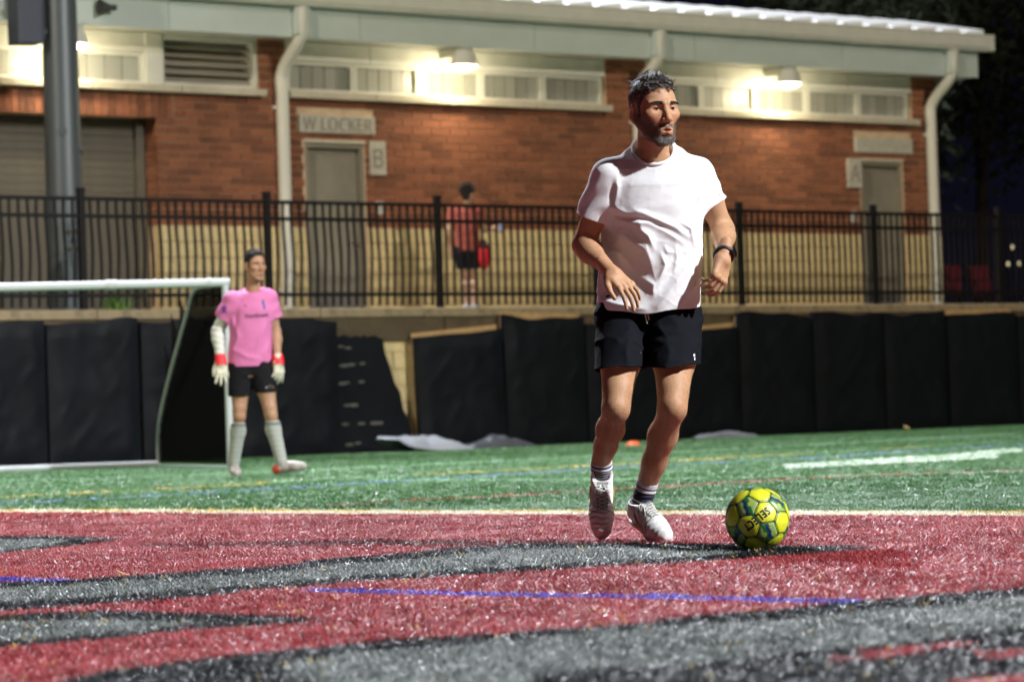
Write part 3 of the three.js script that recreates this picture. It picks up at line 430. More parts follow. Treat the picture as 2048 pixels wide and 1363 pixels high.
// ------------------------------------------------------------------ floodlight masts
FLOODS.forEach((f, i) => {
  const onTerrace = i === 1, base = onTerrace ? along(-5.5, 1.66, 1.2) : [f.at[0], 0, f.at[2]];
  const m = thing('floodlight_mast', ['tall floodlight mast out of frame, in front to the right', 'thick grey steel light pole with a dark box, behind the fence at left', 'tall floodlight mast out of frame, in front to the left', 'farther floodlight mast out of frame at the right, lighting the goal area'][i], 'light pole', base, onTerrace ? TH : Math.atan2(f.aim[0] - f.at[0], f.aim[2] - f.at[2]), 'field floodlights');
  const h = f.at[1] - base[1] + 1;
  part('pole', new THREE.CylinderGeometry(0.13, onTerrace ? 0.218 : 0.25, h, 32, 1).translate(0, h / 2, 0), M_.galv, m);
  part('base_plate', new THREE.CylinderGeometry(0.34, 0.34, 0.05, 24).translate(0, 0.025, 0), M_.galv, m);
  if (onTerrace) {
    part('control_box', muv(rbox(0.32, 0.95, 0.26, -0.47, 3.61, 0.05, 0.015)), M_.navy, m); part('conduit', [rod(V(-0.265, 3.2, 0.1), V(-0.265, 8, 0.1), 0.018)], M_.navy, m); part('box_bracket', [box(0.14, 0.05, 0.08, -0.26, 3.95, 0.02), box(0.14, 0.05, 0.08, -0.26, 3.3, 0.02)], M_.navy, m);
    for (const [a, y] of [[-0.5, 2.15], [0.9, 1.95]]) part('hand_hole_cover', new THREE.CylinderGeometry(0.05, 0.05, 0.03, 16).rotateX(Math.PI / 2).rotateY(a).translate(Math.sin(a) * 0.21, y, Math.cos(a) * 0.21), M_.galv, m);
    for (const y of [1.05, 0.75, 0.4]) part('pipe_band', new THREE.CylinderGeometry(0.226, 0.226, 0.03, 32, 1).translate(0, y, 0), M_.galv, m);
  }
  // lamp bank: two rows of heads, aimed at the field; the light itself just in front of them
  const bank = V(...f.at), dir = V(...f.aim).sub(bank).normalize(), q = new THREE.Quaternion().setFromUnitVectors(V(0, 0, 1), dir), inv = m.quaternion.clone().invert();
  const put = g => { g.applyQuaternion(q); g.translate(f.at[0] - base[0], f.at[1] - base[1], f.at[2] - base[2]); g.applyQuaternion(inv); return g; };
  part('crossarm', put(box(2.6, 0.1, 0.1, 0, 0, -0.5)), M_.galv, m);
  const glow = new THREE.MeshStandardMaterial({ color: 0xffffff, emissive: new THREE.Color(f.color), emissiveIntensity: 4 });
  for (let a = 0; a < 4; a++) { const c = part('lamp_head', put(new THREE.CylinderGeometry(0.14, 0.29, 0.35, 16).rotateX(Math.PI / 2).scale(1, 1, -1).translate(-0.99 + a * 0.66, 0, -0.3)), M_.galv, m); part('lamp_glass', put(new THREE.CircleGeometry(0.27, 20).translate(-0.99 + a * 0.66, 0, -0.118)), glow, c); }
  const s = new THREE.SpotLight(f.color, f.cd, 0, f.angle, f.penumbra, 2); s.position.copy(bank.clone().addScaledVector(dir, 0.3)); s.target.position.set(...f.aim); s.castShadow = true; s.shadow.radius = f.size / 0.02; s.shadow.camera.far = 140; s.shadow.mapSize.set(2048, 2048); scene.add(s, s.target);
  if (f.down) { const d = new THREE.SpotLight(f.color, f.down.cd, 0, f.down.angle, 0.3, 2), to = V(...f.down.aim).sub(bank).normalize(); const q2 = new THREE.Quaternion().setFromUnitVectors(V(0, 0, 1), to), pl = g => { g.applyQuaternion(q2); g.translate(f.at[0] - base[0], f.at[1] - 1 - base[1], f.at[2] - base[2]); g.applyQuaternion(inv); return g; }; const c = part('lamp_head', pl(new THREE.CylinderGeometry(0.14, 0.29, 0.35, 16).rotateX(Math.PI / 2).scale(1, 1, -1)), M_.galv, m); part('lamp_glass', pl(new THREE.CircleGeometry(0.27, 20).translate(0, 0, 0.182)), glow, c); d.position.copy(bank).add(V(0, -1, 0)).addScaledVector(to, 0.35); d.target.position.set(...f.down.aim); d.castShadow = true; d.shadow.radius = 14; scene.add(d, d.target); }  // extra downward head, added to whiten the roof
});
// ------------------------------------------------------------------ goal
{
  const g = thing('soccer_goal', 'small white soccer goal with a black net at the left edge', 'goal', [-2.70, 0, -28.4], 0.22), wp = mat(0.45, 0.50, 0.52, 0.4), W = 3.66, Hh = 1.77, D = 2.25;
  const sq = (a, b, r) => rod(a, b, r, 14);
  const cb = part('crossbar', [sq(V(0.04, Hh, 0), V(-W, Hh, 0), 0.041)], wp, g); part('joint_sleeve', [sq(V(-1.02, Hh, 0), V(-1.12, Hh, 0), 0.049)], mat(0.4, 0.44, 0.45, 0.5), cb); part('joint_sleeve', [sq(V(-0.13, Hh, 0), V(-0.17, Hh, 0), 0.048)], mat(0.4, 0.44, 0.45, 0.5), cb);
  part('post', [sq(V(0, 0, 0), V(0, Hh, 0), 0.034)], wp, g); part('post', [sq(V(-W, 0, 0), V(-W, Hh, 0), 0.034)], wp, g);
  const st = mat(0.3, 0.36, 0.35, 0.5), stay = x => [[Hh, -0.03], [Hh - 0.01, -0.4], [Hh - 0.04, -0.95], [1.50, -1.2], [0.6, -2.08], [0.36, -2.22], [0.04, -D]].map(([y, z]) => V(x + 0.2 * z, y, z));
  part('stay', tube(stay(0), 0.024, 40, 10), st, g); part('stay', tube(stay(-W), 0.024, 40, 10), st, g);
  part('ground_bar', [sq(V(-0.45, 0.04, -D), V(-W - 0.45, 0.04, -D), 0.036)], wp, g); part('ground_bar', [sq(V(0, 0.02, 0), V(-0.45, 0.02, -D), 0.016)], st, g);
  // net: black cords
  const cords = [], S = stay(0), pt = (u, v, x) => { const k = new THREE.CatmullRomCurve3(stay(x), false, 'centripetal').getPoint(u); return k; };
  const curve = new THREE.CatmullRomCurve3(S, false, 'centripetal'), n = 22, rows = []; for (let i = 0; i <= n; i++) rows.push(curve.getPoint(i / n));
  const thin = (a, b) => { const d = new THREE.Vector3().subVectors(b, a), l = d.length(); const q = new THREE.BoxGeometry(0.012, l, 0.012).translate(0, l / 2, 0); q.applyQuaternion(new THREE.Quaternion().setFromUnitVectors(V(0, 1, 0), d.normalize())); q.translate(a.x, a.y, a.z); return q; };
  const side = rows.map(p => [p, V(0, p.y, Math.min(0, p.z * 0.02))]);
  for (let y = 0.08; y < Hh; y += 0.03) { let b = null; for (let i = 0; i < n; i++) if ((rows[i].y - y) * (rows[i + 1].y - y) <= 0) b = rows[i].clone().lerp(rows[i + 1], (rows[i].y - y) / (rows[i].y - rows[i + 1].y)); if (b) cords.push(thin(V(0, y, -0.02), b)); }
  for (let k = 1; k < 48; k++) { const z = -D * k / 48, x = 0.2 * z; let top = 0; for (let i = 0; i < n; i++) if ((rows[i].z - z) * (rows[i + 1].z - z) <= 0) top = Math.max(top, lerp(rows[i].y, rows[i + 1].y, (rows[i].z - z) / (rows[i + 1].z - rows[i].z || 1))); if (top > 0.1) cords.push(thin(V(x, 0.05, z), V(x, top, z))); }
  part('side_net', cords, new THREE.MeshPhysicalMaterial({ color: new THREE.Color().setRGB(0.004, 0.004, 0.004), roughness: 0.9, specularIntensity: 0.1 }), g);
}
// ------------------------------------------------------------------ small things on the turf
{ const c = thing('marker_disc', 'flat orange marker disc on the turf behind the running man', 'marker', [1.36, 0.01, -34.6]); part('disc', new THREE.LatheGeometry([[0.1, 0], [0.095, 0.012], [0.05, 0.05], [0.03, 0.055]].map(a => new THREE.Vector2(...a)), 24), mat(0.75, 0.13, 0.03, 0.5), c); }
function leaf(l, w) { const s = new THREE.Shape(); s.moveTo(0, 0); s.bezierCurveTo(w, l * 0.2, w, l * 0.7, 0, l); s.bezierCurveTo(-w, l * 0.7, -w, l * 0.2, 0, 0); const g = new THREE.ExtrudeGeometry(s, { depth: 0.0012, bevelEnabled: false, curveSegments: 5 }); const p = g.attributes.position; for (let i = 0; i < p.count; i++) p.setZ(i, p.getZ(i) + p.getX(i) ** 2 * 6 + (p.getY(i) - l / 2) ** 2 * 3); g.computeVertexNormals(); return g.rotateX(-1.2); }
{
  const lm = mat(0.36, 0.25, 0.09, 0.7), a = thing('fallen_leaf', 'yellow fallen leaf on the turf at the foot of the right pads', 'leaf', [5.2, 0.03, -39.6], 0.4); part('blade', leaf(0.13, 0.05), lm, a); part('stalk', rod(V(0, 0, 0), V(0.01, 0.01, 0.05), 0.002, 5), lm, a);
  const b = thing('fallen_leaf', 'narrow yellow leaf lying on the grey letter at left', 'leaf', [-1.22, 0.022, -9.42], 1.3); part('blade', leaf(0.06, 0.009), lm, b); part('stalk', rod(V(0, 0, 0), V(0.0, 0.004, 0.02), 0.001, 5), lm, b);
}
// ------------------------------------------------------------------ dark right-hand background
function tree(x, y, z, h, rad, seed, label) {
  const t = thing('tree', label, 'tree', [x, y, z], 0, 'dark trees beyond the building'), r = rng(seed);
  const limbs = [rod(V(0, 0, 0), V(0.1, h * 0.5, 0), 0.16, 8, 0.1)]; for (let i = 0; i < 7; i++) { const a = r() * 6.28, b = h * (0.3 + 0.3 * r()); limbs.push(rod(V(0.05, b, 0), V(Math.cos(a) * rad * 0.6, b + h * 0.25, Math.sin(a) * rad * 0.6), 0.06, 6, 0.02)); }
  part('trunk', limbs, mat(0.03, 0.022, 0.016, 0.95), t);
  const P = []; for (let i = 0; i < 5200; i++) { const c = Math.floor(r() * 26), a = hash3(c, seed, 1) * 6.28, rr = rad * 0.8 * Math.sqrt(hash3(c, seed, 2)), cy = h * (0.38 + 0.52 * hash3(c, seed, 3)), k = rad * 0.42; const p = V((r() + r() - 1) * k + Math.cos(a) * rr * (1.15 - cy / h * 0.6), cy + (r() + r() - 1) * k, (r() + r() - 1) * k + Math.sin(a) * rr); const s = 0.10 + 0.10 * r(), u = V(r() - 0.5, r() - 0.5, r() - 0.5).normalize().multiplyScalar(s), w = V(r() - 0.5, r() - 0.5, r() - 0.5).normalize().multiplyScalar(s * 0.7); P.push(p.x - u.x, p.y - u.y, p.z - u.z, p.x + w.x, p.y + w.y, p.z + w.z, p.x + u.x, p.y + u.y, p.z + u.z); }
  const g = new THREE.BufferGeometry(); g.setAttribute('position', new THREE.Float32BufferAttribute(P, 3)); g.computeVertexNormals(); part('crown', g, mat(0.014, 0.022, 0.010, 0.95), t);
}
[[14.5, 9, 6.5, 2.6, 'dark tree just right of the building corner'], [20, 11, 8.5, 3.2, 'dark tree at the far right edge'], [15, 24, 10.5, 4.2, 'tall dark tree farther back behind the roof corner'], [25, 20, 9, 3.6, 'dark tree out of frame at right'], [19.5, 30, 10, 4, 'distant dark tree behind the others']].forEach(([t, off, h, rad, label], i) => tree(...along(t, 1.66, off), h, rad, 100 + i, label));
function chair(pos, turn, label) {
  const c = thing('folding_chair', label, 'chair', pos, turn, 'red chairs behind the fence'), cl = mat(0.17, 0.006, 0.022, 0.9);
  const hang = (w, h, x) => { const g = new THREE.BoxGeometry(w, h, 0.012, 8, 6, 1), p = g.attributes.position; for (let i = 0; i < p.count; i++) p.setZ(i, p.getZ(i) - 0.05 * (1 - (2 * p.getX(i) / w) ** 2)); g.computeVertexNormals(); return g; };
  part('backrest', hang(0.5, 0.42), cl, c, [0, 0.68, -0.22]).rotation.x = -0.15; part('seat', hang(0.5, 0.45).rotateX(-Math.PI / 2), cl, c, [0, 0.43, 0]);
  for (const s of [-1, 1]) { part('leg', rod(V(s * 0.25, 0, 0.22), V(s * 0.25, 0.9, -0.26), 0.012), M_.iron, c); part('leg', rod(V(s * 0.25, 0, -0.24), V(s * 0.25, 0.45, 0.22), 0.012), M_.iron, c); part('armrest', rbox(0.04, 0.02, 0.42, s * 0.27, 0.62, 0, 0.006), M_.iron, c); }
}
chair(along(11.3, 1.66, 4.0), TH - 0.1, 'red fabric folding chair behind the fence, right of the building corner'); chair(along(12.6, 1.66, 4.4), TH + 0.2, 'red fabric folding chair behind the fence at the right frame edge'); chair(along(13.3, 1.66, 4.5), TH, 'red fabric folding chair just outside the right frame edge');
[[0, 508, 1], [1, 540, 0.9], [2, 537, 0.8]].forEach(([i, py, k]) => {
  const p = [[15.6, 4.92, -93], [15.55, 4.42, -93.4], [16.0, 4.45, -94]][i];
  const l = thing('distant_lamp', ['small pale distant lamp, upper one of three at the right edge', 'small pale distant lamp, lower left one of three at the right edge', 'small pale distant lamp, lower right one of three at the right edge'][i], 'lamp', p, 0, 'distant lamps at the right edge');
  part('globe', new THREE.SphereGeometry(0.06, 12, 8), new THREE.MeshStandardMaterial({ emissive: new THREE.Color().setRGB(1, 0.85, 0.5), emissiveIntensity: 0.8 * k }), l); part('stem', rod(V(0, -0.06, 0), V(0, -3, 0), 0.02, 6), M_.iron, l);
});
// ------------------------------------------------------------------ people
const mix3 = (a, b, t) => [lerp(a[0], b[0], t), lerp(a[1], b[1], t), lerp(a[2], b[2], t)];
const add3 = (a, b, k = 1) => [a[0] + b[0] * k, a[1] + b[1] * k, a[2] + b[2] * k];
// head in its own frame: x to the figure's left, y up, z out of the face; origin midway between the ears
function headShape(x, y, z) {
  const ax = Math.abs(x), ym = y + 0.008, yn = y + 0.004;
  let d = ell(x, y, z, [0, 0.032, -0.016], [0.0765, 0.094, 0.096]);
  d = smin(d, ell(ax, y, z, [0, -0.020, 0.030], [0.0645, 0.088, 0.062]), 0.03);
  d = smin(d, cone(ax, y, z, [0.058, -0.045, 0.0], [0.022, -0.105, 0.062], 0.017, 0.018), 0.03);        // jaw
  d = smin(d, ell(ax, y, z, [0, -0.107, 0.070], [0.024, 0.018, 0.018]), 0.022);                             // chin
  d = smin(d, ell(ax, y, z, [0.046, -0.022, 0.056], [0.022, 0.018, 0.022]), 0.022);                         // cheekbone
  d = smin(d, cone(ax, y, z, [0.006, 0.0195, 0.087], [0.048, 0.0170, 0.066], 0.0105, 0.0095), 0.012);           // brow
  d = smax(d, -ell(ax, y, z, [0.032, 0.000, 0.100], [0.0205, 0.0135, 0.0235]), 0.012);                         // eye socket
  d = smin(d, cone(ax, y, z, [0, 0.012, 0.084], [0, -0.038, 0.107], 0.0075, 0.0115), 0.012);                // nose bridge and tip
  d = smin(d, ell(ax, yn, z, [0.0125, -0.037, 0.095], [0.0085, 0.0075, 0.011]), 0.006);
  d = smax(d, -ell(ax, yn, z, [0.0075, -0.0455, 0.101], [0.004, 0.004, 0.007]), 0.003);                      // nostril
  d = smin(d, ell(ax, ym, z, [0, -0.068, 0.080], [0.030, 0.022, 0.016]), 0.015);                             // muzzle
  d = smin(d, cone(ax, ym, z, [0.003, -0.0615, 0.0965], [0.022, -0.0675, 0.085], 0.0052, 0.003), 0.005);     // upper lip
  d = smin(d, cone(ax, ym, z, [0, -0.0785, 0.0945], [0.019, -0.0735, 0.085], 0.0068, 0.0035), 0.005);        // lower lip
  d = smax(d, -ell(ax, ym, z, [0, -0.0695, 0.099], [0.0165, 0.0034, 0.014]), 0.003);                          // parted mouth
  d = smax(d, -cone(ax, ym, z, [0, -0.092, 0.096], [0.016, -0.091, 0.088], 0.004, 0.003), 0.008);
  // eyelids: a shell over the eyeball, open in front
  const lid = Math.hypot(ax - 0.0320, y - 0.001, z - 0.0695) - 0.0142, open = Math.hypot((ax - 0.0325) / 1.75, (y + 0.0010 - 0.06 * (ax - 0.032)) / 0.62) - 0.0072;
  d = smin(d, smax(lid, -Math.max(open, 0.069 - z), 0.002), 0.004);
  // ear
  let e = ell(ax, y, z, [0.078, -0.012, -0.014], [0.0105, 0.033, 0.0195]); e = smax(e, -ell(ax, y, z, [0.0865, -0.008, -0.010], [0.0065, 0.020, 0.010]), 0.005); e = smin(e, ell(ax, y, z, [0.076, -0.040, -0.004], [0.006, 0.009, 0.008]), 0.008);
  d = smin(d, e, 0.006);
  return d;
}
function hairline(x, y, z) { // > 0 where scalp hair grows
  const ax = Math.abs(x); let need;
  if (z > 0.055) need = 0.070 + 0.020 * sstep(0.0, 0.05, ax) - 0.012 * sstep(0.05, 0.07, ax); else if (z > 0.030) need = lerp(0.010, 0.070, sstep(0.030, 0.060, z)); else if (z > 0.012) need = -0.030; else if (z > -0.035) need = 0.024; else need = -0.075;
  return y - need;
}
function beardAt(x, y, z) { const ax = Math.abs(x); if (y < -0.128) return 0; const cheek = lerp(-0.060, 0.0, clamp((ax - 0.030) / 0.045)); let b = sstep(-0.004, 0.018, cheek - y) * sstep(-0.008, 0.004, z); const yb = y + 0.008; if (ax < 0.028 && yb > -0.060) b = sstep(-0.042, -0.048, yb); if (ax < 0.024 && yb < -0.060 && yb > -0.086) b = 0; if (ax < 0.013 && yb < -0.082 && yb > -0.092) b = Math.min(b + 0.3, 1); return b; }
function strandGeo(list) {
  const P = [], C = [], I = [];
  for (const { p, n, dir, len, w, col, curl = 0, wave = 0, ph = 0 } of list) {
    const s = new THREE.Vector3().crossVectors(dir, n); if (s.lengthSq() < 1e-6) s.set(1, 0, 0); s.normalize(); const o = P.length / 3;
    const steps = wave ? [[0, 1], [0.28, 1], [0.55, 0.9], [0.8, 0.7], [1, 0.25]] : [[0, 1], [0.5, 0.85], [1, 0.12]];
    for (const [t, k] of steps) { const c = p.clone().addScaledVector(n, len * (0.60 * t - curl * t * t)).addScaledVector(dir, len * t * (0.5 + 0.6 * t)).addScaledVector(s, wave * len * (Math.sin(t * 4.2 + ph) - Math.sin(ph))); const q = n.clone().multiplyScalar(w * 0.6 * k); P.push(c.x - s.x * w * k, c.y - s.y * w * k, c.z - s.z * w * k, c.x + s.x * w * k, c.y + s.y * w * k, c.z + s.z * w * k, c.x + q.x, c.y + q.y, c.z + q.z); for (let i = 0; i < 3; i++) C.push(...col); }
    for (let a = 0; a < (steps.length - 1) * 3; a += 3) for (const [u, v] of [[0, 1], [1, 2], [2, 0]]) I.push(o + a + u, o + a + v, o + a + 3 + u, o + a + v, o + a + 3 + v, o + a + 3 + u);
  }
  const g = new THREE.BufferGeometry(); g.setAttribute('position', new THREE.Float32BufferAttribute(P, 3)); g.setAttribute('color', new THREE.Float32BufferAttribute(C, 3)); g.setIndex(I); g.computeVertexNormals(); return g;
}
function onHead(f, dx, dy, dz, c = [0, 0, 0]) { // walk in from outside to the surface
  let t = 0.17; for (let i = 0; i < 40; i++) { const d = f(c[0] + dx * t, c[1] + dy * t, c[2] + dz * t); t -= d * 0.8; if (d < 0.0003) break; } const x = c[0] + dx * t, y = c[1] + dy * t, z = c[2] + dz * t, e = 0.002;
  return { p: V(x, y, z), n: V(f(x + e, y, z) - f(x - e, y, z), f(x, y + e, z) - f(x, y - e, z), f(x, y, z + e) - f(x, y, z - e)).normalize() };
}
function headMatrix(c, yaw, pitch = 0, roll = 0, s = 1) { return new THREE.Matrix4().compose(V(...c), new THREE.Quaternion().setFromEuler(new THREE.Euler(pitch, yaw, roll, 'YXZ')), V(s, s, s)); }
function makeHead(P, o) { // adds eyes, hair, brows, beard to person P and returns the head skin
  const M = headMatrix(o.at, o.yaw, o.pitch, o.roll, o.scale ?? 1), r = rng(o.seed), inv = M.clone().invert(), nk = V(...o.neck).applyMatrix4(inv), nt = [0, -0.06, -0.018], skin = o.skin;
  const f = (x, y, z) => smin(headShape(x, y, z), cone(x, y, z, [nk.x, nk.y, nk.z], nt, o.neckR ?? 0.062, 0.052), 0.025);
  const low = Math.min(nk.y - 0.01, -0.15);
  const g = nets(f, [-0.115, low, -0.135], [0.115, 0.14, 0.135], o.cell ?? 0.002, (x, y, z) => {
    const ax = Math.abs(x); let c = skin.slice(); const lip = Math.min(cone(ax, y + 0.008, z, [0.002, -0.0625, 0.096], [0.021, -0.0685, 0.086], 0.0052, 0.003), cone(ax, y + 0.008, z, [0, -0.0785, 0.0945], [0.018, -0.074, 0.086], 0.0062, 0.0035));
    const mott = 0.9 + 0.2 * fbm(x * 60, y * 60, z * 60, 3); c = c.map(q => q * mott);
    const cheek = Math.max(0, 1 - ell(ax, y, z, [0.045, -0.03, 0.06], [0.03, 0.025, 0.03]) / 0.02) * 0.25 + Math.max(0, 1 - ball(ax, y, z, [0, -0.034, 0.108], 0.01) / 0.02) * 0.3; c = mix3(c, [skin[0] * 1.05, skin[1] * 0.72, skin[2] * 0.68], clamp(cheek, 0, 0.6));
    if (lip < 0.0016) c = mix3(c, [skin[0] * 0.82, skin[1] * 0.45, skin[2] * 0.48], sstep(0.0016, 0, lip));
    if (o.beard) c = mix3(c, [0.085, 0.06, 0.047], 0.78 * beardAt(x, y, z));
    if (hairline(x, y, z) > 0 && z < 0.09) c = mix3(c, o.hair, 0.93 * sstep(0, 0.010, hairline(x, y, z)));
    return c;
  }).applyMatrix4(M);
  // eyes
  for (const s of [-1, 1]) {
    const e = new THREE.SphereGeometry(0.0128, 36, 28), p = e.attributes.position, C = new Float32Array(p.count * 3), gz = V(o.gaze ?? 0.1, -0.02, 1).normalize();
    for (let i = 0; i < p.count; i++) { const a = V(p.getX(i), p.getY(i), p.getZ(i)).normalize().angleTo(gz), c = a < 0.24 ? [0.006, 0.005, 0.005] : a < 0.52 ? [0.022, 0.013, 0.008] : [0.34, 0.28, 0.26]; C.set(c, i * 3); }
    e.setAttribute('color', new THREE.BufferAttribute(C, 3)); e.translate(s * 0.032, 0.001, 0.0695).applyMatrix4(M); part('eye', e, new THREE.MeshPhysicalMaterial({ vertexColors: true, roughness: 0.12, clearcoat: 0.6 }), P);
  }
  const hm = new THREE.MeshStandardMaterial({ vertexColors: true, roughness: 0.42, side: THREE.DoubleSide }), tint = grey => { const k = 0.6 + 0.8 * r(); return r() < grey ? [0.30 * k, 0.28 * k, 0.26 * k] : o.hair.map(q => q * k); };
  const L = [];
  for (let i = 0; i < (o.hairs ?? 3200) * 2.2 && L.length < (o.hairs ?? 3200); i++) {
    const u = r() * 2 - 1, a = r() * 6.283, q = Math.sqrt(1 - u * u); const h = onHead(headShape, q * Math.cos(a), u, q * Math.sin(a), [0, 0.02, -0.015]); if (Math.abs(h.p.x) > 0.0815 && h.p.y < 0.025) continue;
    const hl = hairline(h.p.x, h.p.y, h.p.z); if (hl < 0 || (hl < 0.01 && r() > hl / 0.01)) continue;
    const top = sstep(0.035, 0.105, h.p.y), clump = V(noise3(h.p.x * 55 + 9, h.p.y * 55, h.p.z * 55) - 0.5, noise3(h.p.x * 55, h.p.y * 55 + 5, h.p.z * 55) - 0.5, noise3(h.p.x * 55, h.p.y * 55, h.p.z * 55 + 3) - 0.5);
    const flow = V(0, -1, -0.35).lerp(V(h.p.x * 3 + 0.15, 0.15, o.sweep ?? 0.55), sstep(0.1, 0.6, top)); flow.addScaledVector(clump, 1.3 * (o.tousle ?? 1) * (0.35 + top)).addScaledVector(h.n, -flow.dot(h.n) * 0.8).normalize();
    L.push({ p: h.p.addScaledVector(h.n, -0.002), n: h.n, dir: flow, len: lerp(0.010, o.len ?? 0.030, top) * (0.7 + 0.4 * r()), w: 0.0010 + 0.0004 * top, col: tint((o.grey ?? 0.1) * (top > 0.5 ? 0.8 : 1.2)), curl: 0.42 + 0.18 * top, wave: 0.30 * top * (o.tousle ?? 1), ph: 6.28 * noise3(h.p.x * 70, h.p.y * 70, h.p.z * 70) });
  }
  part('hair', strandGeo(L).applyMatrix4(M), hm, P);
  for (const s of [-1, 1]) { const E = []; for (let i = 0; i < (o.brows ?? 190); i++) { const t = r(), x = s * (0.012 + 0.040 * t), y = 0.0155 + 0.0050 * Math.sin(t * 2.4) - 0.003 * t + (r() - 0.5) * 0.0105 * (1 - 0.5 * t), d = V(x, y - 0.0, 0.085 - 0.014 * t).normalize(), h = onHead(headShape, d.x, d.y, d.z); E.push({ p: h.p, n: h.n, dir: V(s * 0.9, 0.25 - 0.4 * t, -0.3).normalize(), len: 0.007, w: 0.0009, col: o.hair.map(q => q * (0.5 + 0.5 * r())), curl: 0.5 }); }
  part('eyebrow', strandGeo(E).applyMatrix4(M), hm, P); }
  if (o.beard) {
    const B = []; for (let i = 0; i < 60000 && B.length < 5200; i++) { const d = V((r() * 2 - 1), -1.25 * r(), r() * 1.05).normalize(), h = onHead(headShape, d.x, d.y, d.z, [0, -0.02, 0.01]), q = beardAt(h.p.x, h.p.y, h.p.z); if (r() > q) continue; const chin = sstep(-0.085, -0.105, h.p.y) * sstep(0.035, 0.06, h.p.z); B.push({ p: h.p.addScaledVector(h.n, -0.0008), n: h.n, dir: V((r() - 0.5) * 0.8, -1, 0.25).normalize(), len: (0.0022 + 0.0034 * chin + (h.p.z > 0.08 ? 0.0022 : 0)) * (0.6 + 0.8 * r()), w: 0.0006, col: tint(0.14 + 0.4 * chin), curl: 0.3 }); }
    part('beard', strandGeo(B).applyMatrix4(M), hm, P);
  }
  return g;
}
// hand in its own frame: x along the fingers, y out of the back of the hand, z to the thumb side; wrist at the origin
function handShape(curl, spread, thumb, fat = 1) {
  const F = [[0.030, 0.076, 0.0082], [0.0095, 0.084, 0.0086], [-0.0115, 0.078, 0.0082], [-0.031, 0.060, 0.0072]].map(([z, l, rad], i) => { let p = [0.088 - Math.abs(i - 1) * 0.004, 0, z], a = 0; const pts = [p], yaw = spread * (1.3 - i) * 0.16; [0.46, 0.30, 0.24].forEach((k, s) => { a += curl[i] * [0.75, 1, 0.8][s]; const st = [Math.cos(a) * Math.cos(yaw) * l * k, -Math.sin(a) * l * k, Math.sin(yaw) * l * k * Math.cos(a * 0.6)]; p = add3(p, st); pts.push(p); }); return { pts, rad: rad * fat }; });
  const T = [[0.022, -0.006, 0.026], [0.046, -0.012, 0.046], [0.074, -0.014 - thumb * 0.01, 0.058 - thumb * 0.012], [0.098, -0.018 - thumb * 0.02, 0.060 - thumb * 0.024]];
  return (x, y, z) => {
    let d = cone(x, y, z, [-0.05, 0, 0], [0.02, 0, 0], 0.021 * fat, 0.027 * fat);
    for (const [z0, z1] of [[0.022, 0.030], [0.008, 0.0095], [-0.006, -0.0115], [-0.018, -0.030]]) d = smin(d, cone(x, y * 1.0, z, [0.018, -0.002, z0], [0.086, -0.001, z1], 0.0155 * fat, 0.0105 * fat), 0.012);
    d = smin(d, ell(x, y, z, [0.035, -0.008, 0.022], [0.03, 0.014, 0.016]), 0.012);
    for (const { pts, rad } of F) { let e = 9; for (let s = 0; s < 3; s++) e = Math.min(e, cone(x, y, z, pts[s], pts[s + 1], rad * (1 - s * 0.09), rad * (0.91 - s * 0.09))); e = smin(e, ball(x, y, z, add3(pts[0], [0, 0.003, 0]), rad * 1.05), 0.004); d = smin(d, e, 0.0045); }
    let t = 9; for (let s = 0; s < 3; s++) t = Math.min(t, cone(x, y, z, T[s], T[s + 1], (0.0135 - s * 0.0022) * fat, (0.0113 - s * 0.0018) * fat)); return smin(d, t, 0.007);
  };
}
function frame(origin, x, y) { const X = V(...x).normalize(), Z = new THREE.Vector3().crossVectors(X, V(...y)).normalize(), Y = new THREE.Vector3().crossVectors(Z, X); return { X, Y, Z, o: V(...origin), m(flip) { return new THREE.Matrix4().makeBasis(this.X, this.Y, flip ? this.Z.clone().negate() : this.Z).setPosition(this.o); } }; }
function flipWind(g) { const i = g.index.array; for (let k = 0; k < i.length; k += 3) { const t = i[k]; i[k] = i[k + 1]; i[k + 1] = t; } return g; }
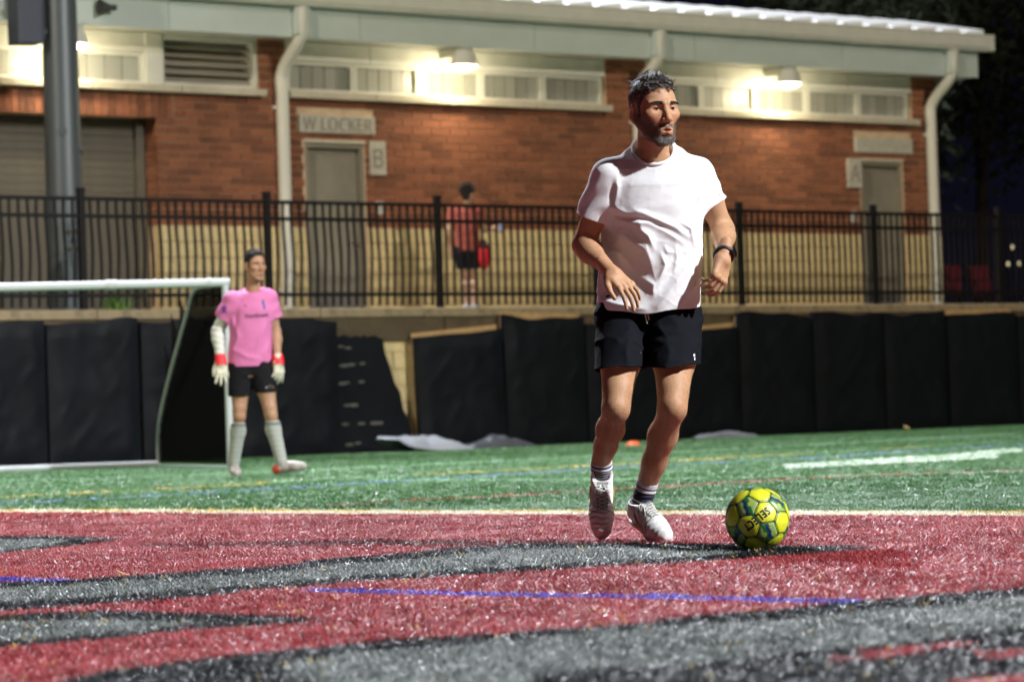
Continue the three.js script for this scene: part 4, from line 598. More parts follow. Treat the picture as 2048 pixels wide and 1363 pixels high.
function limbs(J, x, y, z) {
  let d = 9;
  for (const a of J.arms) { const { s, e, w, k = 1 } = a, m = mix3(s, e, 0.45), f1 = mix3(e, w, 0.26); let q = cone(x, y, z, s, m, 0.060 * k, 0.052 * k); q = smin(q, cone(x, y, z, m, e, 0.052 * k, 0.041 * k), 0.03); q = smin(q, cone(x, y, z, e, f1, 0.041 * k, 0.0435 * k), 0.03); q = smin(q, cone(x, y, z, f1, w, 0.0425 * k, 0.0275 * k), 0.035); if (a.bi) q = smin(q, cone(x, y, z, add3(mix3(s, e, 0.35), a.bi, 0.018), add3(mix3(s, e, 0.75), a.bi, 0.012), 0.036 * k, 0.028 * k), 0.03); d = Math.min(d, q); }
  for (const l of J.legs) {
    const { h, k, a, f, s = 1 } = l, c1 = add3(mix3(k, a, 0.30), f, -0.026), c2 = add3(mix3(k, a, 0.62), f, -0.008), q1 = add3(mix3(h, k, 0.45), f, 0.012);
    let q = cone(x, y, z, h, q1, 0.088 * s, 0.082 * s); q = smin(q, cone(x, y, z, q1, k, 0.080 * s, 0.052 * s), 0.03);
    q = smin(q, ell(x, y, z, add3(k, f, 0.018), [0.036 * s, 0.044 * s, 0.038 * s]), 0.022); q = smin(q, ball(x, y, z, add3(mix3(h, k, 0.84), f, 0.02), 0.043 * s), 0.03);
    q = smin(q, cone(x, y, z, add3(k, f, -0.012), c1, 0.047 * s, 0.052 * s), 0.03); q = smin(q, cone(x, y, z, c1, c2, 0.052 * s, 0.041 * s), 0.03); q = smin(q, cone(x, y, z, c2, a, 0.043 * s, 0.034 * s), 0.03); q = smin(q, cone(x, y, z, add3(k, f, 0.012), a, 0.036 * s, 0.031 * s), 0.02);
    d = Math.min(d, q);
  }
  if (J.torso) d = smin(d, loft(x, y, z, J.torso), 0.04);
  return smin(d, cone(x, y, z, J.neck[0], J.neck[1], J.neckR ?? 0.062, (J.neckR ?? 0.062) * 0.94), 0.03);
}
function bounds(pts, pad) { const lo = [9, 9, 9], hi = [-9, -9, -9]; for (const p of pts) for (let i = 0; i < 3; i++) { lo[i] = Math.min(lo[i], p[i] - pad); hi[i] = Math.max(hi[i], p[i] + pad); } return [lo, hi]; }
function skinColor(skin) { return (x, y, z) => { const m = 0.88 + 0.24 * fbm(x * 40, y * 40, z * 40, 4), b = fbm(x * 9, y * 9, z * 9 + 4, 2) - 0.37; return [skin[0] * m, skin[1] * m * (1 - 0.25 * b), skin[2] * m * (1 - 0.3 * b)]; }; }
function boot(parent, name, at, fwd, up, M, o = {}) { // a football boot: x from heel to toe, y to the instep
  const f = frame(at, fwd, up), L = o.L ?? 1; const S = (x, y, z) => {
    x /= L; let d = cone(x, y, z, [0.0, 0.036, 0], [0.07, 0.040, 0], 0.034, 0.034); d = smin(d, cone(x, y, z, [0.07, 0.042, 0], [0.155, 0.034, 0.004], 0.036, 0.037), 0.03); d = smin(d, cone(x, y, z, [0.155, 0.030, 0.010], [0.205, 0.026, 0.006], 0.034, 0.027), 0.03); d = smin(d, cone(x, y, z, [0.155, 0.028, -0.012], [0.205, 0.025, -0.008], 0.030, 0.024), 0.03);
    d = smin(d, cone(x, y, z, [0.012, 0.05, 0], [0.022, 0.105, 0], 0.036, 0.037), 0.025); d = smin(d, cone(x, y, z, [0.03, 0.085, 0], [0.13, 0.052, 0], 0.028, 0.026), 0.03);
    d = Math.max(d, -y, y - (0.088 - 0.25 * (x - 0.02) * (x > 0.02 ? -0.4 : 0.3))); const hole = cone(x, y, z, [0.016, 0.07, 0], [0.026, 0.16, 0], 0.029, 0.034); d = smax(d, -hole, 0.004);
    if (x > 0.12) d += 0.0016 * Math.sin((x - 0.03 * y + Math.abs(z) * 0.25) * 330) * sstep(0.12, 0.15, x) * sstep(0.01, 0.03, y); else d += 0.0012 * Math.sin(x * 160 + y * 240) * sstep(0.02, 0.05, y);
    return d;
  };
  const b = part(name, nets(S, [-0.05, -0.006, -0.055], [0.245 * L, 0.125, 0.06], o.cell ?? 0.003, o.laces ? (x, y, z) => { x /= L; const tongueShade = y > 0.045 && x > 0.05 && x < 0.150 && Math.abs(z) < 0.0165 - 0.02 * (x - 0.05), seamShade = Math.abs(Math.abs(z) - 0.0185 + 0.02 * (x - 0.05)) < 0.0022 && y > 0.045 && x > 0.05 && x < 0.155 || Math.abs(x - 0.152 - 3 * z * z) < 0.0018 && y > 0.03, foldShade = 0.93 + 0.07 * Math.sin(x * 300), dirt = 1 - 0.35 * sstep(0.52, 0.7, fbm(x * 40, y * 40, z * 40, 3)) * sstep(0.03, 0.0, y); const k = tongueShade ? 0.30 : seamShade ? 0.22 : 0.78 * foldShade * dirt; return [k, k * 0.985, k * 0.95]; } : null).applyMatrix4(f.m()), M.upper, parent);  // shade under laces, in seams and folds is put into the colour
  const sole = new THREE.Shape(); sole.moveTo(-0.035, 0); sole.bezierCurveTo(-0.035, 0.03, 0.0, 0.036, 0.06 * L, 0.028); sole.bezierCurveTo(0.1 * L, 0.028, 0.13 * L, 0.045, 0.175 * L, 0.042); sole.bezierCurveTo(0.22 * L, 0.035, 0.238 * L, 0.015, 0.238 * L, 0); sole.bezierCurveTo(0.235 * L, -0.025, 0.2 * L, -0.042, 0.165 * L, -0.04); sole.bezierCurveTo(0.12 * L, -0.035, 0.08 * L, -0.026, 0.05 * L, -0.028); sole.bezierCurveTo(0, -0.036, -0.035, -0.03, -0.035, 0);
  part('sole', new THREE.ExtrudeGeometry(sole, { depth: 0.007, bevelEnabled: true, bevelSize: 0.002, bevelThickness: 0.002, bevelSegments: 2, curveSegments: 10 }).rotateX(Math.PI / 2).translate(0, 0.004, 0).applyMatrix4(f.m()), M.sole, b);
  for (const [x, z] of [[0, 0.018], [0, -0.018], [0.03, 0.018], [0.03, -0.018], [0.13, 0.028], [0.13, -0.026], [0.165, 0.03], [0.165, -0.028], [0.2, 0.015], [0.2, -0.013]]) part('stud', new THREE.CylinderGeometry(0.006, 0.0042, 0.009, 8).translate(x * L, -0.009, z).applyMatrix4(f.m()), M.sole, b);
  if (o.laces) {
    const lift = (x, z) => { let y = 0.13; for (let i = 0; i < 60; i++) { const d = S(x, y, z); if (d < 0.0005) break; y -= Math.max(d * 0.7, 0.0004); } return V(x, y + 0.0016, z); }, la = [];
    for (let i = 0; i < 6; i++) { const x = 0.068 + i * 0.0145, w = 0.019 - i * 0.0006; la.push(tube([lift(x, -w), lift(x + 0.004, -w * 0.4), lift(x + 0.008, w * 0.4), lift(x + 0.0125, w)], 0.0017, 10, 5), tube([lift(x, w), lift(x + 0.004, w * 0.4), lift(x + 0.008, -w * 0.4), lift(x + 0.0125, -w)], 0.0017, 10, 5)); }
    for (const s of [-1, 1]) { const a = lift(0.064, s * 0.004); la.push(tube([a, lift(0.075, s * 0.022).add(V(0, 0.006, 0)), lift(0.092, s * 0.030).add(V(0, 0.004, 0)), lift(0.088, s * 0.018).add(V(0, 0.004, 0)), a], 0.0017, 18, 5), tube([a, lift(0.085, s * 0.012).add(V(0, 0.003, 0)), lift(0.11, s * 0.02), lift(0.125, s * 0.026)], 0.0016, 14, 5)); }
    part('laces', la.map(g => g.applyMatrix4(f.m())), M.lace, b);
    for (let i = 0; i < 5; i++) for (const s of [-1, 1]) { const p = lift(0.070 + i * 0.0155, s * 0.021); part('eyelet', new THREE.SphereGeometry(0.0022, 6, 5).translate(p.x, p.y - 0.0012, p.z).applyMatrix4(f.m()), M.dark, b); }
    // gold swash along each flank, lying on the leather
    const out = (x, y, s) => { let z = 0.075; for (let i = 0; i < 60; i++) { const d = S(x, y, s * z); if (d < 0.0004) break; z -= Math.max(d * 0.7, 0.0004); } return V(x, y, s * (z + 0.0008)); }, gold = [];
    for (const s of [-1, 1]) { gold.push(tube([out(0.06, 0.062, s), out(0.085, 0.046, s), out(0.11, 0.028, s), out(0.135, 0.016, s)], 0.0028, 18, 6), tube([out(0.135, 0.016, s), out(0.13, 0.034, s), out(0.118, 0.05, s)], 0.0022, 12, 6), tube([out(0.075, 0.03, s), out(0.095, 0.022, s), out(0.115, 0.015, s)], 0.0018, 12, 5)); }
    part('gold_stripe', gold.map(g => g.applyMatrix4(f.m())), M.gold, b);
  }
  if (M.heel) part('heel_cup', nets((x, y, z) => Math.max(Math.abs(S(x, y, z)) - 0.003, x - 0.032, y - 0.07), [-0.05, -0.006, -0.055], [0.05, 0.09, 0.055], 0.005).applyMatrix4(f.m()), M.heel, b);
  return b;
}
function ridge(folds, x, y) { let s = 0; for (const [A, w, L] of folds) { let m = 1e9, tt = 0; const n = L.length - 1; for (let i = 0; i < n; i++) { const [a, b] = L[i], [c, e] = L[i + 1], dx = c - a, dy = e - b, t = clamp(((x - a) * dx + (y - b) * dy) / (dx * dx + dy * dy)), q = Math.hypot(x - a - t * dx, y - b - t * dy); if (q < m) { m = q; tt = (i + t) / n; } } if (m < w * 2.5) s += A * Math.exp(-Math.pow(m / w, 1.55)) * (0.25 + 0.75 * Math.sin(Math.PI * clamp(tt * 0.9 + 0.05))); } return s; }
const cloth = (r, g, b, rough = 0.9, bump = 0.0006, sc = 0.03, extra = {}) => { const bm = tex(128, 128, (u, v) => 255 * (0.5 + 0.25 * Math.sin(u * 6.283 * 24) * Math.sin(v * 6.283 * 24) + 0.25 * (tnoise(u, v, 32, 3) - 0.5))); bm.repeat.set(1 / sc, 1 / sc); return new THREE.MeshPhysicalMaterial({ color: new THREE.Color().setRGB(r, g, b), roughness: rough, bumpMap: bm, bumpScale: bump, sheen: 0.3, sheenRoughness: 0.8, side: THREE.DoubleSide, ...extra }); };
// a printed patch pressed onto a soft shape, seen from the front (+z)
function printOn(f, cx, cy, w, h, canvas, z0 = 0.4, roll = 0) {
  const nx = 24, ny = 14, g = new THREE.PlaneGeometry(w, h, nx, ny), p = g.attributes.position, c = Math.cos(roll), s = Math.sin(roll);
  for (let i = 0; i < p.count; i++) { const a = p.getX(i), b = p.getY(i), x = cx + a * c - b * s, y = cy + a * s + b * c; let z = z0; for (let k = 0; k < 80; k++) { const d = f(x, y, z); if (d < 0.0008) break; z -= Math.max(d * 0.7, 0.0006); } p.setXYZ(i, x, y, z + 0.0015); }
  g.computeVertexNormals(); const t = new THREE.CanvasTexture(canvas); t.colorSpace = THREE.SRGBColorSpace; return [g, new THREE.MeshStandardMaterial({ map: t, alphaTest: 0.4, transparent: true, roughness: 0.8, side: THREE.DoubleSide })];
}
function canvasOf(w, h, draw) { const c = document.createElement('canvas'); c.width = w; c.height = h; draw(c.getContext('2d')); return c; }
const skinBump = tex(256, 256, (u, v) => 255 * (0.5 * hash3(u * 256 | 0, v * 256 | 0, 2) + 0.5 * tfbm(u, v, 24, 6))); skinBump.repeat.set(9, 9);
const skinMat = new THREE.MeshPhysicalMaterial({ vertexColors: true, roughness: 0.5, specularIntensity: 0.6, bumpMap: skinBump, bumpScale: 0.0009, side: THREE.DoubleSide });
function banded(a, b, r0, r1, bands, n = 40, rib = 0) { // sock: a tube from a to b whose colour goes by distance from the top
  const A = V(...a), B = V(...b), L = A.distanceTo(B), P = [], C = [], I = [], q = new THREE.Quaternion().setFromUnitVectors(V(0, 1, 0), B.clone().sub(A).normalize()), seg = 28;
  for (let i = 0; i <= n; i++) for (let k = 0; k <= seg; k++) { const t = i / n, th = k / seg * 6.2832, wr = 0.0022 * Math.sin(t * 46 + Math.sin(th * 2) * 1.5) * sstep(0.15, 0.4, t), r = lerp(r0, r1, t) + wr + rib * Math.sin(th * 24) + (i === 0 ? -0.003 : 0), v = V(Math.cos(th) * r, t * L, Math.sin(th) * r).applyQuaternion(q).add(A); P.push(v.x, v.y, v.z); let c = bands[bands.length - 1][1]; for (const [e, col] of bands) if (t <= e) { c = col; break; } C.push(...c); }
  for (let i = 0; i < n; i++) for (let k = 0; k < seg; k++) { const o = i * (seg + 1) + k; I.push(o, o + 1, o + seg + 1, o + 1, o + seg + 2, o + seg + 1); }
  const g = new THREE.BufferGeometry(); g.setAttribute('position', new THREE.Float32BufferAttribute(P, 3)); g.setAttribute('color', new THREE.Float32BufferAttribute(C, 3)); g.setIndex(I); g.computeVertexNormals(); return g;
}
const colored = new THREE.MeshStandardMaterial({ vertexColors: true, roughness: 0.9, side: THREE.DoubleSide });
// ---- the running man
{
  const P = thing('person', 'bearded man in white t-shirt and black shorts running towards the ball', 'person', [0.35, 0, -11.0]);
  const skin = [0.46, 0.25, 0.135];
  const sR = [0.020, 1.345, 0.075], eR = [-0.076, 1.098, 0.03], wR = [0.012, 0.992, 0.20], sL = [0.352, 1.350, -0.01], eL = [0.443, 1.142, -0.06], wL = [0.426, 1.036, 0.15];
  const hR = [0.062, 0.82, 0.02], kR = [0.016, 0.497, 0.21], aR = [-0.040, 0.285, -0.10], hL = [0.247, 0.82, 0.01], kL = [0.217, 0.491, 0.25], aL = [0.118, 0.190, 0.0];
  const fR = V(0.1, 0.5, 1).normalize().toArray(), fL = V(0.15, 0.35, 1).normalize().toArray();
  const J = { arms: [{ s: sR, e: eR, w: wR, bi: [0.2, 0, 1], k: 0.92 }, { s: sL, e: eL, w: wL, bi: [-0.2, 0.1, 1], k: 0.90 }], legs: [{ h: hR, k: kR, a: aR, f: fR, s: 0.92 }, { h: hL, k: kL, a: aL, f: fL, s: 0.96 }], neck: [[0.186, 1.35, 0.045], [0.188, 1.47, 0.09]], neckR: 0.061,
    torso: [[0.74, 0.15, 0.0, 0.13, 0.08], [0.95, 0.17, -0.01, 0.12, 0.07], [1.2, 0.185, 0.01, 0.14, 0.08], [1.33, 0.187, 0.03, 0.14, 0.075], [1.40, 0.187, 0.04, 0.08, 0.07]] };
  const [lo, hi] = bounds([sR, eR, wR, sL, eL, wL, hR, kR, aR, hL, kL, aL, [0.18, 1.45, 0.1]], 0.13), sc = skinColor(skin);
  const geos = [nets((x, y, z) => limbs(J, x, y, z), lo, hi, 0.0075, sc)];
  geos.push(makeHead(P, { at: [0.194, 1.574, 0.12], yaw: 0.43, pitch: 0.02, roll: 0.02, scale: 1.03, neck: [0.186, 1.40, 0.055], neckR: 0.060, skin, hair: [0.026, 0.02, 0.017], grey: 0.36, beard: true, seed: 41, len: 0.034, hairs: 6500, gaze: -0.02, sweep: 0.5, tousle: 1.35 }));
  // hands
  const hf = frame(wR, [0.58, -0.66, 0.48], [0.30, 0.72, 0.62]), HR = handShape([0.26, 0.33, 0.38, 0.42], 0.8, 0.3, 1.0); geos.push(nets(HR, [-0.085, -0.1, -0.07], [0.2, 0.045, 0.09], 0.0028, (x, y, z) => { const p = sc(x, y, z); return p; }).scale(1.08, 1.08, 1.08).applyMatrix4(hf.m()));
  const lf = frame(wL, [-0.22, -0.90, 0.36], [0.78, 0.05, 0.62]), HL = handShape([0.62, 0.74, 0.80, 0.84], 0.1, 1.5, 1.04); geos.push(flipWind(nets(HL, [-0.085, -0.12, -0.07], [0.18, 0.045, 0.09], 0.0028, sc).scale(1.08, 1.08, 1.08).applyMatrix4(lf.m(true))));
  const b = mergeGeometries(geos); part('body', b, skinMat, P);
  { // short dark hair on shins and forearms
    const H = [], r = rng(88), f = (x, y, z) => limbs(J, x, y, z), grow = (a, c, n, down) => { for (let i = 0; i < n; i++) { const q = mix3(a, c, r()), u = V(r() - 0.5, r() - 0.5, r() - 0.5).normalize(); let t = 0.12; for (let k = 0; k < 30; k++) { const d = f(q[0] + u.x * t, q[1] + u.y * t, q[2] + u.z * t); t -= d * 0.8; if (Math.abs(d) < 0.0004) break; } const x = q[0] + u.x * t, y = q[1] + u.y * t, z = q[2] + u.z * t, e = 0.003, nn = V(f(x + e, y, z) - f(x - e, y, z), f(x, y + e, z) - f(x, y - e, z), f(x, y, z + e) - f(x, y, z - e)).normalize(); H.push({ p: V(x, y, z), n: nn, dir: V(...down).addScaledVector(V(r() - 0.5, r() - 0.5, r() - 0.5), 0.9).normalize(), len: 0.007 + 0.006 * r(), w: 0.00028, col: [0.05, 0.034, 0.022], curl: 0.2 }); } };
    grow(kR, aR, 1300, [0, -0.8, -0.4]); grow(kL, aL, 1300, [0, -1, -0.3]); grow(mix3(hR, kR, 0.65), kR, 500, [0, -1, 0]); grow(mix3(hL, kL, 0.65), kL, 500, [0, -1, 0]); grow(eR, wR, 600, [0.4, -0.5, 0.3]); grow(eL, wL, 500, [0, -0.6, 0.5]);
    part('body_hair', strandGeo(H), new THREE.MeshStandardMaterial({ vertexColors: true, roughness: 0.5, side: THREE.DoubleSide }), P);
  }
  // shirt
  const SH = [[0.80, 0.150, 0.035, 0.186, 0.120], [0.90, 0.154, 0.040, 0.190, 0.122], [1.02, 0.162, 0.042, 0.190, 0.124], [1.12, 0.172, 0.044, 0.186, 0.128], [1.22, 0.184, 0.044, 0.185, 0.132], [1.30, 0.190, 0.042, 0.192, 0.122], [1.36, 0.191, 0.040, 0.192, 0.102], [1.395, 0.191, 0.038, 0.168, 0.086], [1.425, 0.190, 0.042, 0.118, 0.076], [1.455, 0.189, 0.048, 0.084, 0.072], [1.53, 0.189, 0.055, 0.072, 0.070]];
  const FD = [
    [0.0107, 0.0134, [[0.105, 1.212], [0.190, 1.172], [0.253, 1.144], [0.300, 1.108]]], [-0.0078, 0.0109, [[0.12, 1.185], [0.19, 1.150], [0.26, 1.115]]], [0.0087, 0.0118, [[0.150, 1.165], [0.221, 1.128], [0.278, 1.088]]], [0.0087, 0.0118, [[0.023, 1.228], [0.073, 1.201], [0.135, 1.195]]], [-0.0068, 0.0101, [[0.02, 1.205], [0.08, 1.185], [0.14, 1.178]]], [0.0097, 0.0126, [[0.030, 1.180], [0.098, 1.165], [0.170, 1.160]]],
    [0.0117, 0.0134, [[0.115, 1.150], [0.155, 1.115], [0.172, 1.070]]], [0.0107, 0.0168, [[0.060, 1.127], [0.139, 1.068], [0.163, 1.015]]], [0.0097, 0.0118, [[0.199, 1.050], [0.214, 1.008], [0.187, 0.950]]], [0.0126, 0.0185, [[0.345, 1.042], [0.263, 0.955], [0.180, 0.862]]], [-0.0078, 0.0134, [[0.32, 1.055], [0.245, 0.985], [0.19, 0.92]]], [0.0078, 0.0101, [[0.276, 1.160], [0.312, 1.139], [0.322, 1.085]]],
    [0.0097, 0.0151, [[-0.008, 0.974], [0.040, 0.953], [0.095, 0.920]]], [0.0097, 0.0134, [[-0.039, 0.905], [0.024, 0.876], [0.132, 0.852]]], [0.0087, 0.0109, [[0.130, 0.965], [0.167, 0.939], [0.166, 0.900]]], [0.0068, 0.0101, [[0.254, 1.075], [0.258, 1.035], [0.245, 0.985]]], [0.0058, 0.0084, [[0.213, 1.075], [0.222, 1.056], [0.244, 1.052]]], [0.0078, 0.0118, [[0.048, 1.335], [0.050, 1.295], [0.040, 1.240]]], [-0.0068, 0.0101, [[0.030, 1.32], [0.028, 1.27], [0.015, 1.22]]], [0.0068, 0.0118, [[0.365, 1.31], [0.352, 1.27], [0.345, 1.21]]], [0.0078, 0.0134, [[-0.02, 1.09], [0.05, 1.06], [0.10, 1.0]]], [0.0068, 0.0118, [[0.34, 0.94], [0.29, 0.90], [0.25, 0.85]]]];
  const armD = (s, e) => V(e[0] - s[0], e[1] - s[1], e[2] - s[2]).normalize(), dR = armD(sR, eR), dL = armD(sL, eL);
  const sleeve = (x, y, z, s, e, d, len, r0, r1) => { const t = (x - s[0]) * d.x + (y - s[1]) * d.y + (z - s[2]) * d.z; let q = cone(x, y, z, s, add3(s, d.toArray(), len + 0.03), r0, r1); q += 0.004 * Math.sin(t * 70 + x * 60 + z * 30) * sstep(0.02, 0.09, t); return smax(Math.max(q, t - len), -Math.max(q + 0.0105, len - 0.035 - t), 0.002); };
  const shirt0 = (x, y, z) => { let d = loft(x, y, z, SH, 2.25); if (z > 0.0) d -= ridge(FD, x, y) * sstep(0.02, 0.08, z); else d -= 0.010 * (fbm(x * 9, y * 14, 3, 3) - 0.45); d += 0.42 * Math.max(0, 0.165 - 0.25 * (y - 1.0) - x) * sstep(0.02, 0.10, z) * sstep(1.235, 1.15, y) * (0.1 + 0.9 * sstep(0.85, 1.0, y)); d -= 0.005 * (fbm(x * 14 + y * 9, y * 16 - x * 8, z * 8, 3) - 0.45); const cr = 1 - Math.abs(2 * noise3(x * 9 + y * 5 + 3, y * 10 - x * 6, z * 4) - 1), cr2 = 1 - Math.abs(2 * noise3(x * 16 - y * 7, y * 19 + x * 9 + 8, z * 6) - 1); d -= (0.0030 * Math.pow(cr, 5) + 0.0012 * Math.pow(cr2, 5)) * (0.3 + 0.7 * sstep(1.25, 1.1, y)); return d; };
  const shirtF = (x, y, z) => {
    let d = shirt0(x, y, z); const hem = 0.838 + 0.62 * (x - 0.15) * (x - 0.15) + 0.004 * Math.sin(x * 34); const inner = d + 0.014;
    d = smin(d, sleeve(x, y, z, sR, eR, dR, 0.168, 0.060, 0.068), 0.05); d = smin(d, sleeve(x, y, z, sL, eL, dL, 0.125, 0.056, 0.060), 0.05);
    const col = (y - 1.447) * 0.785 + (z - 0.05) * 0.62 - 2 * Math.max(0, Math.abs(x - 0.19) - 0.11); d = Math.max(d, col);
    d = smax(d, -cone(x, y, z, [0.188, 1.36, 0.05], [0.19, 1.5, 0.085], 0.068, 0.072), 0.006);
    return Math.max(d, -Math.max(inner, y - hem - 0.05), hem - y);
  };
  const shirt = part('t_shirt', nets(shirtF, [-0.17, 0.80, -0.14], [0.50, 1.53, 0.24], 0.0042), cloth(0.80, 0.80, 0.80, 0.92, 0.0005), P);
  { const pts = []; for (let i = 0; i < 40; i++) { const a = i / 40 * 6.2832, x = 0.189 + 0.0755 * Math.cos(a), zz = 0.064 + 0.074 * Math.sin(a); pts.push(V(x, 1.447 - (zz - 0.05) * 0.79 - 0.002, zz)); } part('collar', tube(pts, 0.0075, 90, 8, true), cloth(0.80, 0.79, 0.77, 0.95, 0.0008, 0.012), shirt); }
  // shorts
  const SF = [[0.010, 0.016, [[0.09, 0.80], [0.07, 0.77], [0.03, 0.75]]], [0.009, 0.016, [[0.16, 0.79], [0.20, 0.77], [0.27, 0.76]]], [0.008, 0.014, [[0.15, 0.745], [0.19, 0.73], [0.24, 0.735]]], [-0.012, 0.016, [[0.125, 0.84], [0.123, 0.76], [0.125, 0.70]]], [0.008, 0.014, [[0.07, 0.74], [0.06, 0.70], [0.065, 0.65]]], [0.007, 0.014, [[0.21, 0.72], [0.215, 0.69], [0.20, 0.65]]]];
  const shortF = (x, y, z) => { z -= 0.012 * sstep(0.80, 0.70, y); let a = cone(x, y, z, [hR[0], hR[1] + 0.01, hR[2]], add3(hR, [kR[0] - hR[0], kR[1] - hR[1], kR[2] - hR[2]], 0.72), 0.098, 0.090), c = cone(x, y, z, [hL[0], hL[1] + 0.01, hL[2]], add3(hL, [kL[0] - hL[0], kL[1] - hL[1], kL[2] - hL[2]], 0.72), 0.099, 0.092); const cutR = 0.640 + 0.10 * (z - 0.15) - y, cutL = 0.643 + 0.06 * (x - 0.22) - y; const inA = Math.max(a + 0.010, y - 0.70), inC = Math.max(c + 0.010, y - 0.70); a = Math.max(a, cutR, -inA); c = Math.max(c, cutL, -inC); let d = smin(a, c, 0.02); d = smin(d, loft(x, y, z, [[0.74, 0.15, 0.015, 0.10, 0.08], [0.80, 0.150, 0.012, 0.176, 0.098], [0.90, 0.15, 0.01, 0.165, 0.09]]), 0.035); if (z > 0.04) d -= ridge(SF, x, y); const cr = 1 - Math.abs(2 * noise3(x * 12 + y * 7, y * 14 - x * 8, z * 7) - 1); return d - 0.006 * (fbm(x * 16, y * 12, z * 16, 3) - 0.45) - 0.006 * Math.pow(cr, 4); };
  const shorts = part('shorts', nets(shortF, [-0.09, 0.60, -0.14], [0.40, 0.91, 0.30], 0.0052), cloth(0.0055, 0.0062, 0.009, 0.85, 0.0004, 0.02, { sheen: 0, specularIntensity: 0.2 }), P);
  part('drawstring', [tube([V(0.135, 0.845, 0.137), V(0.137, 0.825, 0.139), V(0.142, 0.80, 0.134)], 0.003, 10, 6), tube([V(0.140, 0.845, 0.137), V(0.146, 0.83, 0.139), V(0.149, 0.812, 0.137)], 0.003, 10, 6)], mat(0.5, 0.46, 0.42, 0.9), shorts);
  { const c = canvasOf(32, 64, g => { g.fillStyle = '#e8e4ee'; g.fillRect(8, 4, 14, 24); g.fillRect(12, 34, 9, 26); }); const [g, m] = printOn(shortF, 0.305, 0.672, 0.014, 0.026, c); part('logo_tag', g, m, shorts); }
  // watch
  { const wd = V(wL[0] - eL[0], wL[1] - eL[1], wL[2] - eL[2]).normalize(), q = new THREE.Quaternion().setFromUnitVectors(V(0, 0, 1), wd), c = V(...mix3(eL, wL, 0.99)), bm = mat(0.015, 0.015, 0.017, 0.5); const pl = g => g.applyQuaternion(q).translate(c.x, c.y, c.z);
    const w = thing('wristwatch', 'black wristwatch on the left wrist of the running man', 'watch', [0.35, 0, -11.0]);
    part('strap', pl(new THREE.TorusGeometry(0.0335, 0.0065, 10, 36).scale(1, 1, 1.5)), bm, w); const fa = new THREE.Euler(0, 0, 0.35); part('case', pl(rbox(0.012, 0.032, 0.038, 0.041, 0, 0, 0.005, 3).applyQuaternion(new THREE.Quaternion().setFromEuler(fa))), new THREE.MeshPhysicalMaterial({ color: 0x050506, roughness: 0.12, clearcoat: 1 }), w); }
  // socks and boots
  const W = [0.62, 0.62, 0.65], N = [0.022, 0.024, 0.045], G = [0.16, 0.155, 0.17];
  const fwR = [-0.03, -0.93, 0.36], upR = [0.02, 0.36, 0.93], hRt = [-0.035, 0.243, -0.155]; const fwL = [0.40, -0.33, 0.85], upL = [-0.05, 0.92, 0.42], hLt = [0.092, 0.080, -0.05];
  const cR = V(...hRt).addScaledVector(V(...upR).normalize(), 0.045).addScaledVector(V(...fwR).normalize(), 0.022).toArray(), cL = V(...hLt).addScaledVector(V(...upL).normalize(), 0.055).addScaledVector(V(...fwL).normalize(), 0.022).toArray();
  const tR = mix3(aR, kR, 0.10), tL = mix3(aL, kL, 0.13);
  part('sock', banded(tR, cR, 0.0405, 0.0375, [[0.13, W], [0.24, N], [0.36, W], [1, G]]), colored, P); part('sock', banded(tL, cL, 0.0400, 0.0375, [[0.16, W], [0.22, N], [0.30, W], [0.62, N], [0.68, W], [0.73, N], [0.80, W], [1, [0.3, 0.3, 0.34]]]), colored, P);
  const BM = { upper: mat(1, 1, 1, 0.45, { vertexColors: true, bumpMap: tex(64, 64, (u, v) => 255 * tfbm(u, v, 8, 2)), bumpScale: 0.0008 }), sole: mat(0.6, 0.58, 0.53, 0.5), lace: mat(0.7, 0.68, 0.64, 0.9), gold: mat(0.52, 0.33, 0.05, 0.35), dark: mat(0.03, 0.03, 0.03, 0.8) };
  boot(P, 'boot', hRt, fwR, upR, BM, { laces: true, L: 1.02 }); boot(P, 'boot', hLt, fwL, upL, BM, { laces: true, L: 1.02 });
}
